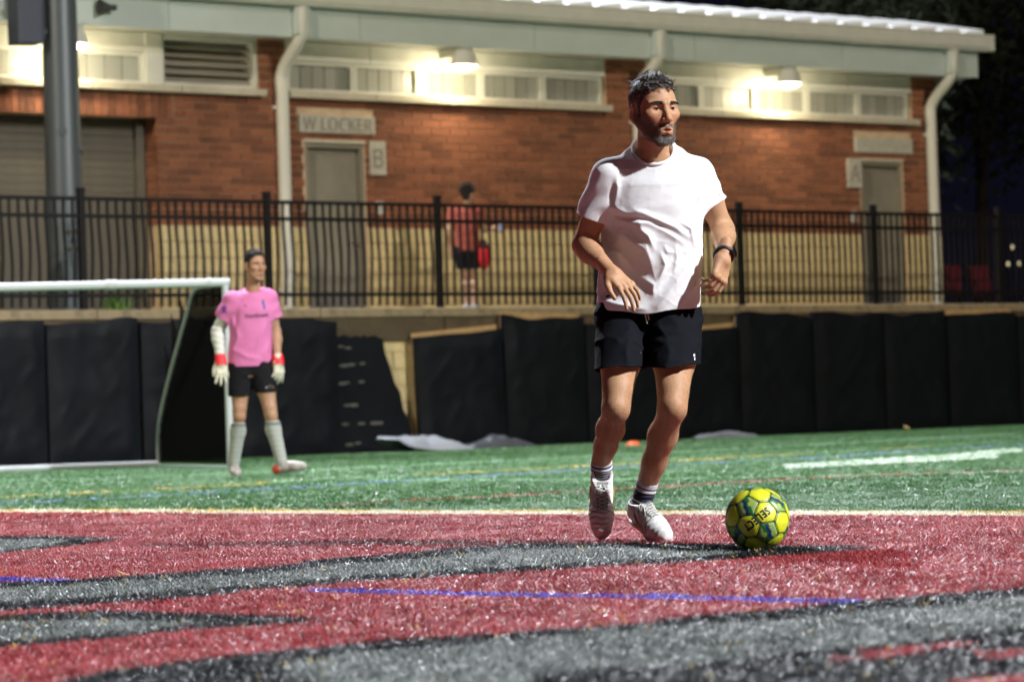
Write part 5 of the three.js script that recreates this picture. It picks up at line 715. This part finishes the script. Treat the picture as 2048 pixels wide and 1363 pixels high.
// ---- the ball
{
  const RB = 0.1085, b = thing('soccer_ball', 'yellow and green soccer ball lettered SELECT on the painted turf', 'ball', [0.806, 0.110, -10.1]);
  const phi = (1 + Math.sqrt(5)) / 2, vs = []; for (const s of [-1, 1]) for (const t of [-1, 1]) vs.push(V(0, s, t * phi), V(s, t * phi, 0), V(t * phi, 0, s)); vs.forEach(v => v.normalize());
  const near = (a, c) => a.distanceTo(c) < 1.1; let i0 = 0, i1 = vs.findIndex((v, i) => i && near(vs[0], v)); const A = vs[i0].clone(), Bv = vs[i1].clone(), mid = A.clone().add(Bv).normalize(), ax = A.clone().sub(Bv).normalize(), third = new THREE.Vector3().crossVectors(ax, mid);
  // the edge between two hexagons faces the lens; A goes up and left
  const toCam = V(-0.806, 0.41, 10.1).normalize(), tgtUp = V(-0.60, 0.80, 0); tgtUp.addScaledVector(toCam, -tgtUp.dot(toCam)).normalize(); const tgt3 = new THREE.Vector3().crossVectors(tgtUp, toCam);
  const rot = new THREE.Matrix4().makeBasis(tgtUp, toCam, tgt3).multiply(new THREE.Matrix4().makeBasis(ax, mid, third).invert()); vs.forEach(v => v.applyMatrix4(rot));
  const faces = []; for (let i = 0; i < 12; i++) for (let j = i + 1; j < 12; j++) for (let k = j + 1; k < 12; k++) if (near(vs[i], vs[j]) && near(vs[j], vs[k]) && near(vs[i], vs[k])) faces.push([i, j, k]);
  const panels = []; const sortRound = (c, pts) => { const u = pts[0].clone().addScaledVector(c, -pts[0].dot(c)).normalize(), w = new THREE.Vector3().crossVectors(c, u); return pts.sort((p, q) => Math.atan2(p.dot(w), p.dot(u)) - Math.atan2(q.dot(w), q.dot(u))); };
  const cut = (a, c) => vs[a].clone().lerp(vs[c], 0.36).normalize();
  for (let i = 0; i < 12; i++) panels.push({ pent: true, c: vs[i].clone(), pts: sortRound(vs[i], vs.map((v, j) => j).filter(j => j !== i && near(vs[i], vs[j])).map(j => cut(i, j))) });
  for (const f of faces) { const c = vs[f[0]].clone().add(vs[f[1]]).add(vs[f[2]]).normalize(), pts = []; for (const a of f) for (const q of f) if (a !== q) pts.push(cut(a, q)); panels.push({ pent: false, c, pts: sortRound(c, pts) }); }
  // print: computed over directions
  const txt = canvasOf(512, 128, g => { g.fillStyle = '#000'; g.fillRect(0, 0, 512, 128); g.fillStyle = '#fff'; g.strokeStyle = '#fff'; g.lineWidth = 5; g.font = 'bold 100px sans-serif'; g.textAlign = 'center'; g.textBaseline = 'middle'; g.save(); g.translate(256, 68); g.scale(1.12, 1); g.fillText('SELECT', 0, 0); g.strokeText('SELECT', 0, 0); g.restore(); }).getContext('2d').getImageData(0, 0, 512, 128).data;
  const tdir = V(-0.80, -0.60, 0); tdir.addScaledVector(toCam, -tdir.dot(toCam)).normalize(); const tup = new THREE.Vector3().crossVectors(toCam, tdir);
  const Y = [0.70, 0.69, 0.02], YG = [0.36, 0.44, 0.06], GR = [0.015, 0.14, 0.03], DG = [0.004, 0.055, 0.014], NB = [0.006, 0.022, 0.10], LG = [0.28, 0.38, 0.10], K = [0.004, 0.007, 0.006];
  const TW = 1024, TH2 = 512; const map = tex(TW, TH2, (u, v) => {
    const lon = u * 6.2832, lat = (v - 0.5) * Math.PI, d = V(Math.cos(lat) * Math.cos(lon), Math.sin(lat), Math.cos(lat) * Math.sin(lon));
    let b1 = -2, i1 = -1; panels.forEach((p, i) => { const q = p.c.dot(d) - (p.pent ? 0.0 : -0.018); if (q > b1) { b1 = q; i1 = i; } }); const p = panels[i1];
    // distance to the panel edge
    let e = 9; for (let k = 0; k < p.pts.length; k++) { const n = new THREE.Vector3().crossVectors(p.pts[k], p.pts[(k + 1) % p.pts.length]).normalize(); e = Math.min(e, n.dot(d)); }
    let c = Y; const wob = 0.03 * (fbm(d.x * 18, d.y * 18, d.z * 18, 3) - 0.45);
    if (p.pent) { const uu = p.pts[0].clone().addScaledVector(p.c, -p.pts[0].dot(p.c)).normalize(), ww = new THREE.Vector3().crossVectors(p.c, uu); const x = uu.dot(d), y = ww.dot(d), k = x * 0.8 + y * 0.6, m = -x * 0.6 + y * 0.8, jag = 0.06 * (tnoise((m + 1) * 0.5, 0.3, 60, 4) - 0.5); c = k + jag > 0.10 ? LG : k + jag > -0.01 ? NB : k > -0.12 ? GR : LG; if (Math.hypot(k + 0.13, m + 0.02) < 0.085) c = YG; if (e < 0.012) c = GR; }
    else { if (e > 0.032 + wob * 0.2 && e < 0.050) c = DG; if (e < 0.014) c = DG; let vd = 9; for (const q of p.pts) vd = Math.min(vd, q.distanceTo(d)); if (vd < 0.075 && e < 0.03) c = vd < 0.07 ? DG : c; }
    const tx = d.dot(tdir), ty = d.dot(tup), tz = d.dot(toCam); if (tz > 0.5) { const px = Math.round(256 + tx / tz / 1.42 * 512), py = Math.round(64 - ty / tz / 0.44 * 128 * 0.98); if (px >= 0 && px < 512 && py >= 0 && py < 128 && txt[(py * 512 + px) * 4] > 120) c = K; }
    const dirty = 1 - 0.18 * sstep(0.5, 0.7, fbm(d.x * 5, d.y * 5, d.z * 5 + 3, 4)); return c.map(q => 255 * Math.pow(q * dirty, 1 / 2.2));
  }, true);
  const bm = new THREE.MeshPhysicalMaterial({ map, roughness: 0.42, clearcoat: 0.25, clearcoatRoughness: 0.4, side: THREE.DoubleSide });
  for (const p of panels) {
    const P = [], U = [], I = [], n = 7, u0 = Math.atan2(p.c.z, p.c.x);
    for (let s = 0; s < p.pts.length; s++) { const a = p.pts[s], c = p.pts[(s + 1) % p.pts.length], o = P.length / 3; let rows = 0; const id = (i, j) => o + i * (i + 1) / 2 + j;
      for (let i = 0; i <= n; i++) for (let j = 0; j <= i; j++) { const t = i / n, w = i ? j / i : 0, q = p.c.clone().multiplyScalar(1 - t).addScaledVector(a.clone().lerp(c, w), t).normalize(), edge = i === n ? -0.0022 : i === n - 1 ? -0.0003 : 0.0002, R = RB + edge; let lon = Math.atan2(q.z, q.x); while (lon - u0 > Math.PI) lon -= 6.28318; while (lon - u0 < -Math.PI) lon += 6.28318; P.push(q.x * R, q.y * R, q.z * R); U.push(lon / 6.28318, Math.asin(clamp(q.y, -1, 1)) / Math.PI + 0.5); }
      for (let i = 0; i < n; i++) for (let j = 0; j <= i; j++) { I.push(id(i, j), id(i + 1, j), id(i + 1, j + 1)); if (j < i) I.push(id(i, j), id(i + 1, j + 1), id(i, j + 1)); } }
    const g = new THREE.BufferGeometry(); g.setAttribute('position', new THREE.Float32BufferAttribute(P, 3)); g.setAttribute('uv', new THREE.Float32BufferAttribute(U, 2)); g.setIndex(I); g.computeVertexNormals(); part(p.pent ? 'five_sided_panel' : 'six_sided_panel', g, bm, b);
  }
}
// ---- the goalkeeper
{
  const P = thing('person', 'goalkeeper in a pink shirt, black shorts and gloves walking by the goal', 'person', [-2.1, 0, -24.5]);
  const skin = [0.34, 0.19, 0.12];
  const sR = [-0.170, 1.450, 0.02], eR = [-0.305, 1.205, -0.04], wR = [-0.280, 0.955, 0.05], sL = [0.118, 1.462, -0.03], eL = [0.165, 1.185, -0.07], wL = [0.185, 0.945, 0.03];
  const hR = [-0.125, 0.90, 0], kR = [-0.143, 0.505, 0.04], aR = [-0.212, 0.115, -0.09], hL = [0.045, 0.90, 0], kL = [0.118, 0.505, 0.07], aL = [0.190, 0.125, 0.05];
  const J = { arms: [{ s: sR, e: eR, w: wR }, { s: sL, e: eL, w: wL }], legs: [{ h: hR, k: kR, a: aR, f: [0.1, 0, 1], s: 0.95 }, { h: hL, k: kL, a: aL, f: [0.35, 0, 0.9], s: 0.95 }], neck: [[-0.012, 1.47, -0.01], [0.005, 1.62, 0.02]], neckR: 0.06, torso: [[0.82, -0.04, 0, 0.14, 0.09], [1.05, -0.04, 0, 0.14, 0.09], [1.35, -0.025, 0, 0.15, 0.10], [1.47, -0.02, 0, 0.12, 0.075]] };
  const [lo, hi] = bounds([sR, eR, wR, sL, eL, wL, hR, kR, aR, hL, kL, aL, [0, 1.6, 0]], 0.13), sc = skinColor(skin);
  const geos = [nets((x, y, z) => limbs(J, x, y, z), lo, hi, 0.011, sc)];
  geos.push(makeHead(P, { at: [0.022, 1.728, 0.05], yaw: 0.62, pitch: 0.02, scale: 1.0, neck: [-0.005, 1.52, 0.0], skin, hair: [0.010, 0.008, 0.007], grey: 0, seed: 51, len: 0.034, hairs: 4000, cell: 0.004, brows: 90, tousle: 0.6, sweep: 0.2 }));
  part('body', mergeGeometries(geos), skinMat, P);
  const SH = [[0.86, -0.045, 0, 0.182, 0.120], [1.0, -0.045, 0, 0.180, 0.120], [1.2, -0.035, 0, 0.172, 0.122], [1.36, -0.026, 0, 0.180, 0.122], [1.46, -0.02, 0, 0.150, 0.10], [1.52, -0.01, 0, 0.10, 0.08], [1.58, -0.008, 0, 0.075, 0.068]];
  const FD = [[0.012, 0.022, [[-0.17, 1.30], [-0.13, 1.15], [-0.18, 1.02]]], [0.010, 0.02, [[0.12, 1.28], [0.06, 1.15], [0.02, 1.05]]], [0.009, 0.02, [[-0.18, 1.05], [-0.05, 0.98], [0.05, 0.96]]], [0.010, 0.02, [[0.13, 1.1], [0.09, 1.0], [0.11, 0.92]]], [-0.012, 0.022, [[-0.13, 1.36], [-0.15, 1.25], [-0.17, 1.1]]]];
  const dir = (s, e) => V(e[0] - s[0], e[1] - s[1], e[2] - s[2]).normalize(), sl = (x, y, z, s, d, len) => { const t = (x - s[0]) * d.x + (y - s[1]) * d.y + (z - s[2]) * d.z, q = cone(x, y, z, s, add3(s, d.toArray(), len + 0.03), 0.078, 0.083) + 0.003 * Math.sin(t * 60 + x * 30); return Math.max(q, t - len, -Math.max(q + 0.012, len - 0.04 - t)); }, dR = dir(sR, eR), dL = dir(sL, eL);
  const shirtF = (x, y, z) => { let d = loft(x, y, z, SH); const inner = d + 0.014; if (z > 0) d -= ridge(FD, x, y); d -= 0.008 * (fbm(x * 10, y * 12, z * 9, 3) - 0.45); d = smin(d, sl(x, y, z, sR, dR, 0.17), 0.04); d = smin(d, sl(x, y, z, sL, dL, 0.17), 0.04); const col = (y - 1.535) * 0.92 + z * 0.38 - 2 * Math.max(0, Math.abs(x + 0.01) - 0.08); return Math.max(d, col, 0.905 - y, -Math.max(inner, y - 0.95)); };
  const shirt = part('jersey', nets(shirtF, [-0.42, 0.87, -0.17], [0.30, 1.62, 0.2], 0.0075), cloth(0.50, 0.135, 0.315, 0.75, 0.0005), P);
  { const c = canvasOf(256, 64, g => { g.fillStyle = 'rgba(52,22,66,1)'; g.font = 'bold 50px sans-serif'; g.textAlign = 'center'; g.textBaseline = 'middle'; g.fillText('Stardown', 128, 34); }); const [g, m] = printOn(shirtF, 0.028, 1.318, 0.215, 0.06, c, 0.3, 0.03); part('chest_print', g, m, shirt); }
  { const c = canvasOf(64, 96, g => { g.fillStyle = '#214f86'; g.beginPath(); g.moveTo(22, 6); g.lineTo(50, 10); g.lineTo(40, 26); g.lineTo(46, 52); g.lineTo(58, 84); g.lineTo(34, 90); g.lineTo(30, 60); g.lineTo(14, 30); g.fill(); }); const [g, m] = printOn(shirtF, 0.085, 1.405, 0.045, 0.09, c, 0.3); part('crest', g, m, shirt); }
  { const c = canvasOf(48, 48, g => { g.fillStyle = '#4a2158'; g.beginPath(); g.moveTo(6, 8); g.lineTo(24, 20); g.lineTo(40, 10); g.lineTo(30, 28); g.lineTo(40, 42); g.lineTo(22, 32); g.lineTo(10, 36); g.lineTo(18, 24); g.fill(); }); const [g, m] = printOn(shirtF, -0.06, 1.40, 0.035, 0.035, c, 0.3); part('maker_mark', g, m, shirt); }
  { const c = canvasOf(64, 64, g => { g.fillStyle = '#54297a'; g.beginPath(); g.moveTo(6, 20); g.lineTo(30, 4); g.lineTo(58, 22); g.lineTo(40, 32); g.lineTo(54, 58); g.lineTo(26, 50); g.lineTo(10, 60); g.lineTo(16, 36); g.fill(); }); const [g, m] = printOn(shirtF, -0.235, 1.375, 0.07, 0.075, c, 0.3); part('sleeve_print', g, m, shirt); }
  const shortF = (x, y, z) => { let a = cone(x, y, z, hR, mix3(hR, kR, 0.7), 0.105, 0.096), c = cone(x, y, z, hL, mix3(hL, kL, 0.7), 0.105, 0.094); a = Math.max(a, 0.665 - y, -Math.max(a + 0.014, y - 0.72)); c = Math.max(c, 0.690 - y, -Math.max(c + 0.014, y - 0.74)); let d = smin(a, c, 0.02); d = smin(d, loft(x, y, z, [[0.84, -0.04, 0, 0.15, 0.10], [0.98, -0.04, 0, 0.155, 0.10]]), 0.04); return d - 0.008 * (fbm(x * 14, y * 12, z * 14, 3) - 0.45); };
  const shorts = part('shorts', nets(shortF, [-0.27, 0.63, -0.14], [0.20, 1.0, 0.16], 0.009), cloth(0.006, 0.006, 0.008, 0.85, 0.0003, 0.02, { sheen: 0, specularIntensity: 0.3 }), P);
  { const c = canvasOf(32, 16, g => { g.fillStyle = '#c9c9cf'; g.beginPath(); g.moveTo(2, 8); g.lineTo(12, 12); g.lineTo(30, 2); g.lineTo(12, 15); g.fill(); }); const [g, m] = printOn(shortF, 0.10, 0.735, 0.05, 0.024, c, 0.3); part('shorts_mark', g, m, shorts); }
  // white undersleeve on one arm, gloves with red cuffs
  part('undersleeve', nets((x, y, z) => { const m = mix3(eR, wR, 0.26); let q = cone(x, y, z, mix3(sR, eR, 0.5), eR, 0.058, 0.047); q = smin(q, cone(x, y, z, eR, m, 0.047, 0.051), 0.03); return smin(q, cone(x, y, z, m, mix3(eR, wR, 0.96), 0.050, 0.034), 0.03) - 0.002 * Math.sin(y * 130 + x * 40); }, [-0.40, 0.92, -0.13], [-0.14, 1.42, 0.12], 0.007), cloth(0.50, 0.52, 0.48, 0.9), P);
  const gm = mat(0.52, 0.50, 0.40, 0.7), rm = mat(0.62, 0.012, 0.02, 0.6);
  for (const [w, e, fx, up, flip, curl, l] of [[wR, eR, [0.10, -0.97, 0.2], [0.25, 0.15, 0.95], false, [0.05, 0.1, 0.12, 0.18], 'cream goalkeeper glove with red cuff on the hand by the goal post'], [wL, eL, [0.05, -0.97, 0.15], [0.75, 0.1, 0.65], true, [0.3, 0.35, 0.4, 0.4], 'cream goalkeeper glove with red cuff on the hand away from the goal']]) {
    const f = frame(w, fx, up), H = handShape(curl, 1.5, 0.2, 1.45), T = thing('goalkeeper_glove', l, 'glove', [-2.1, 0, -24.5]); let g = nets((x, y, z) => H(x / 1.12, y / 1.12, z / 1.12) * 1.12, [-0.06, -0.11, -0.1], [0.23, 0.07, 0.13], 0.006).applyMatrix4(f.m(flip)); if (flip) flipWind(g); part('glove_body', g, gm, T);
    part('cuff', rod(V(...mix3(e, w, 0.80)), V(...w).addScaledVector(f.X, 0.04), 0.044, 18, 0.050), rm, T);
  }
  const sw = [[0.07, [0.12, 0.13, 0.14]], [1, [0.50, 0.53, 0.50]]], tR = mix3(kR, aR, 0.14), tL = mix3(kL, aL, 0.12);
  part('sock', nets((x, y, z) => { let d = 9; const c1 = add3(mix3(kR, aR, 0.32), [0, 0, -0.024]); d = cone(x, y, z, tR, c1, 0.056, 0.061); d = smin(d, cone(x, y, z, c1, aR, 0.061, 0.042), 0.03); d = smin(d, cone(x, y, z, tR, aR, 0.054, 0.042), 0.02); return Math.max(d, y - tR[1]) - 0.001 * Math.sin(y * 150); }, [-0.30, 0.05, -0.18], [-0.05, 0.5, 0.13], 0.008, (x, y) => y > tR[1] - 0.022 && y < tR[1] - 0.008 ? [0.1, 0.1, 0.11] : [0.31, 0.33, 0.31]), colored, P);
  part('sock', nets((x, y, z) => { let d = 9; const c1 = add3(mix3(kL, aL, 0.32), [-0.010, 0, -0.022]); d = cone(x, y, z, tL, c1, 0.056, 0.061); d = smin(d, cone(x, y, z, c1, aL, 0.061, 0.042), 0.03); d = smin(d, cone(x, y, z, tL, aL, 0.054, 0.042), 0.02); return Math.max(d, y - tL[1]) - 0.001 * Math.sin(y * 150); }, [0.0, 0.05, -0.13], [0.28, 0.5, 0.16], 0.008, (x, y) => y > tL[1] - 0.030 && y < tL[1] - 0.016 ? [0.1, 0.1, 0.11] : [0.31, 0.33, 0.31]), colored, P);
  const BM = { upper: mat(0.32, 0.30, 0.28, 0.5), sole: mat(0.10, 0.10, 0.10, 0.6), heel: mat(0.50, 0.045, 0.02, 0.5) };
  boot(P, 'boot', [-0.215, 0.022, -0.13], [0.18, -0.02, 1], [0, 1, 0.02], { ...BM, heel: null }, { cell: 0.006, L: 1.05 }); boot(P, 'boot', [0.158, 0.022, 0.03], [0.94, 0.16, 0.28], [-0.16, 0.98, 0], BM, { cell: 0.006, L: 1.08 });
}
// ---- the figure on the terrace, seen from behind
{
  const P = thing('person', 'person in a red top and black shorts seen from behind, beyond the fence', 'person', [-0.53, 1.73, -37.95]);
  const skin = [0.42, 0.25, 0.16];
  const sL = [-0.165, 1.270, 0], eL = [-0.225, 1.03, 0.02], wL = [-0.215, 0.82, -0.03], sR = [0.155, 1.265, 0], eR = [0.215, 1.03, -0.04], wR = [0.325, 1.035, -0.16];
  const h1 = [-0.075, 0.78, 0], k1 = [-0.045, 0.43, -0.03], a1 = [-0.035, 0.09, 0.03], h2 = [0.075, 0.78, 0], k2 = [0.065, 0.43, -0.01], a2 = [0.06, 0.09, 0.06];
  const J = { arms: [{ s: sL, e: eL, w: wL, k: 0.82 }, { s: sR, e: eR, w: wR, k: 0.82 }], legs: [{ h: h1, k: k1, a: a1, f: [0.2, 0, -1], s: 0.85 }, { h: h2, k: k2, a: a2, f: [0.2, 0, -1], s: 0.85 }], neck: [[0, 1.28, 0], [0.02, 1.40, 0]], neckR: 0.052, torso: [[0.72, 0, 0, 0.12, 0.085], [1.0, 0, 0, 0.125, 0.08], [1.2, 0, 0, 0.135, 0.085], [1.29, 0, 0, 0.10, 0.065]] };
  const [lo, hi] = bounds([sL, eL, wL, sR, eR, wR, k1, a1, k2, a2, [0, 1.4, 0]], 0.12), sc = skinColor(skin), geos = [nets((x, y, z) => limbs(J, x, y, z), lo, hi, 0.012, sc)];
  geos.push(makeHead(P, { at: [0.030, 1.465, 0], yaw: 2.5, scale: 0.93, neck: [0.0, 1.31, 0], neckR: 0.053, skin, hair: [0.010, 0.009, 0.009], grey: 0, seed: 61, len: 0.075, hairs: 4200, cell: 0.005, brows: 40, tousle: 1.8, sweep: -0.2 }));
  for (const [w, fx, up, flip, c] of [[wL, [0, -1, -0.1], [-0.9, 0, 0.3], false, 0.3], [wR, [0.9, 0.1, -0.4], [0.2, 0.3, 0.9], true, 0.6]]) { const f = frame(w, fx, up); const g = nets(handShape([c, c, c, c], 0.6, 0.5, 0.92), [-0.05, -0.1, -0.07], [0.19, 0.05, 0.09], 0.006, sc).applyMatrix4(f.m(flip)); if (flip) flipWind(g); geos.push(g); }
  part('body', mergeGeometries(geos), skinMat, P);
  const SH = [[0.74, 0, 0, 0.165, 0.125], [0.95, 0, 0, 0.155, 0.115], [1.12, 0, 0, 0.16, 0.112], [1.24, 0, 0, 0.165, 0.105], [1.30, 0, 0, 0.11, 0.08], [1.35, 0, 0, 0.065, 0.06]];
  const shirtF = (x, y, z) => { let d = loft(x, y, z, SH); const inner = d + 0.014; d -= 0.02 * (fbm(x * 9, y * 10, z * 8, 3) - 0.45); for (const [s, e] of [[sL, eL], [sR, eR]]) { const m = mix3(s, e, 0.62), t = ((x - s[0]) * (e[0] - s[0]) + (y - s[1]) * (e[1] - s[1])) / ((e[0] - s[0]) ** 2 + (e[1] - s[1]) ** 2); d = smin(d, Math.max(cone(x, y, z, s, m, 0.066, 0.066), t - 0.55), 0.03); } return Math.max(d, 0.755 - y, -Math.max(inner, y - 0.80)); };
  part('shirt', nets(shirtF, [-0.33, 0.72, -0.15], [0.33, 1.38, 0.17], 0.009), cloth(0.27, 0.055, 0.035, 0.85), P);
  const shortF = (x, y, z) => { let a = cone(x, y, z, h1, mix3(h1, k1, 0.6), 0.098, 0.09), c = cone(x, y, z, h2, mix3(h2, k2, 0.6), 0.098, 0.09); a = Math.max(a, 0.535 - y); c = Math.max(c, 0.535 - y); return smin(smin(a, c, 0.02), loft(x, y, z, [[0.70, 0, 0, 0.14, 0.10], [0.82, 0, 0, 0.14, 0.10]]), 0.04) - 0.008 * (fbm(x * 14, y * 12, z * 14, 3) - 0.45); };
  part('shorts', nets(shortF, [-0.22, 0.5, -0.15], [0.22, 0.84, 0.15], 0.010), cloth(0.010, 0.010, 0.013, 0.85, 0.0003, 0.02, { sheen: 0, specularIntensity: 0.3 }), P);
  const BM = { upper: mat(0.35, 0.34, 0.33, 0.6), sole: mat(0.3, 0.3, 0.3, 0.6) }; boot(P, 'shoe', [-0.035, 0.01, 0.05], [0.25, 0, -0.95], [0, 1, 0], BM, { cell: 0.007 }); boot(P, 'shoe', [0.06, 0.01, 0.08], [0.25, 0, -0.95], [0, 1, 0], BM, { cell: 0.007 });
  // red drawstring bag at the hip, phone in the hand
  const B = thing('sports_bag', 'red drawstring bag hanging at the side of the person behind the fence', 'bag', [-0.53, 1.73, -37.95]);
  part('sack', nets((x, y, z) => ell(x, y, z, [0.205, 0.70, 0.0], [0.085, 0.20, 0.10]) - 0.03 * (fbm(x * 13, y * 9, z * 13, 3) - 0.45), [0.06, 0.44, -0.16], [0.34, 0.96, 0.16], 0.010, (x, y, z) => y > 0.78 ? [0.07, 0.012, 0.014] : [0.55, 0.012, 0.02]), colored, B);
  part('cord', [tube([V(0.20, 0.88, 0.05), V(0.20, 1.05, 0.09), V(0.10, 1.28, 0.10), V(0.02, 1.345, 0.03)], 0.006, 20, 6)], mat(0.05, 0.05, 0.05, 0.8), B);
  const ph = thing('phone', 'pale phone held up in the hand of the person behind the fence', 'phone', [-0.53, 1.73, -37.95]); part('phone_body', rbox(0.075, 0.15, 0.009, 0, 0, 0, 0.004).rotateY(0.5).rotateX(-0.4).translate(0.435, 1.06, -0.22), mat(0.04, 0.04, 0.05, 0.3), ph); part('screen', new THREE.PlaneGeometry(0.068, 0.14).translate(0, 0, 0.006).rotateY(0.5).rotateX(-0.4).translate(0.435, 1.06, -0.22), new THREE.MeshStandardMaterial({ color: 0x202024, emissive: new THREE.Color().setRGB(0.5, 0.5, 0.7), emissiveIntensity: 0.35, roughness: 0.2 }), ph);
}
renderer.render(scene, camera);
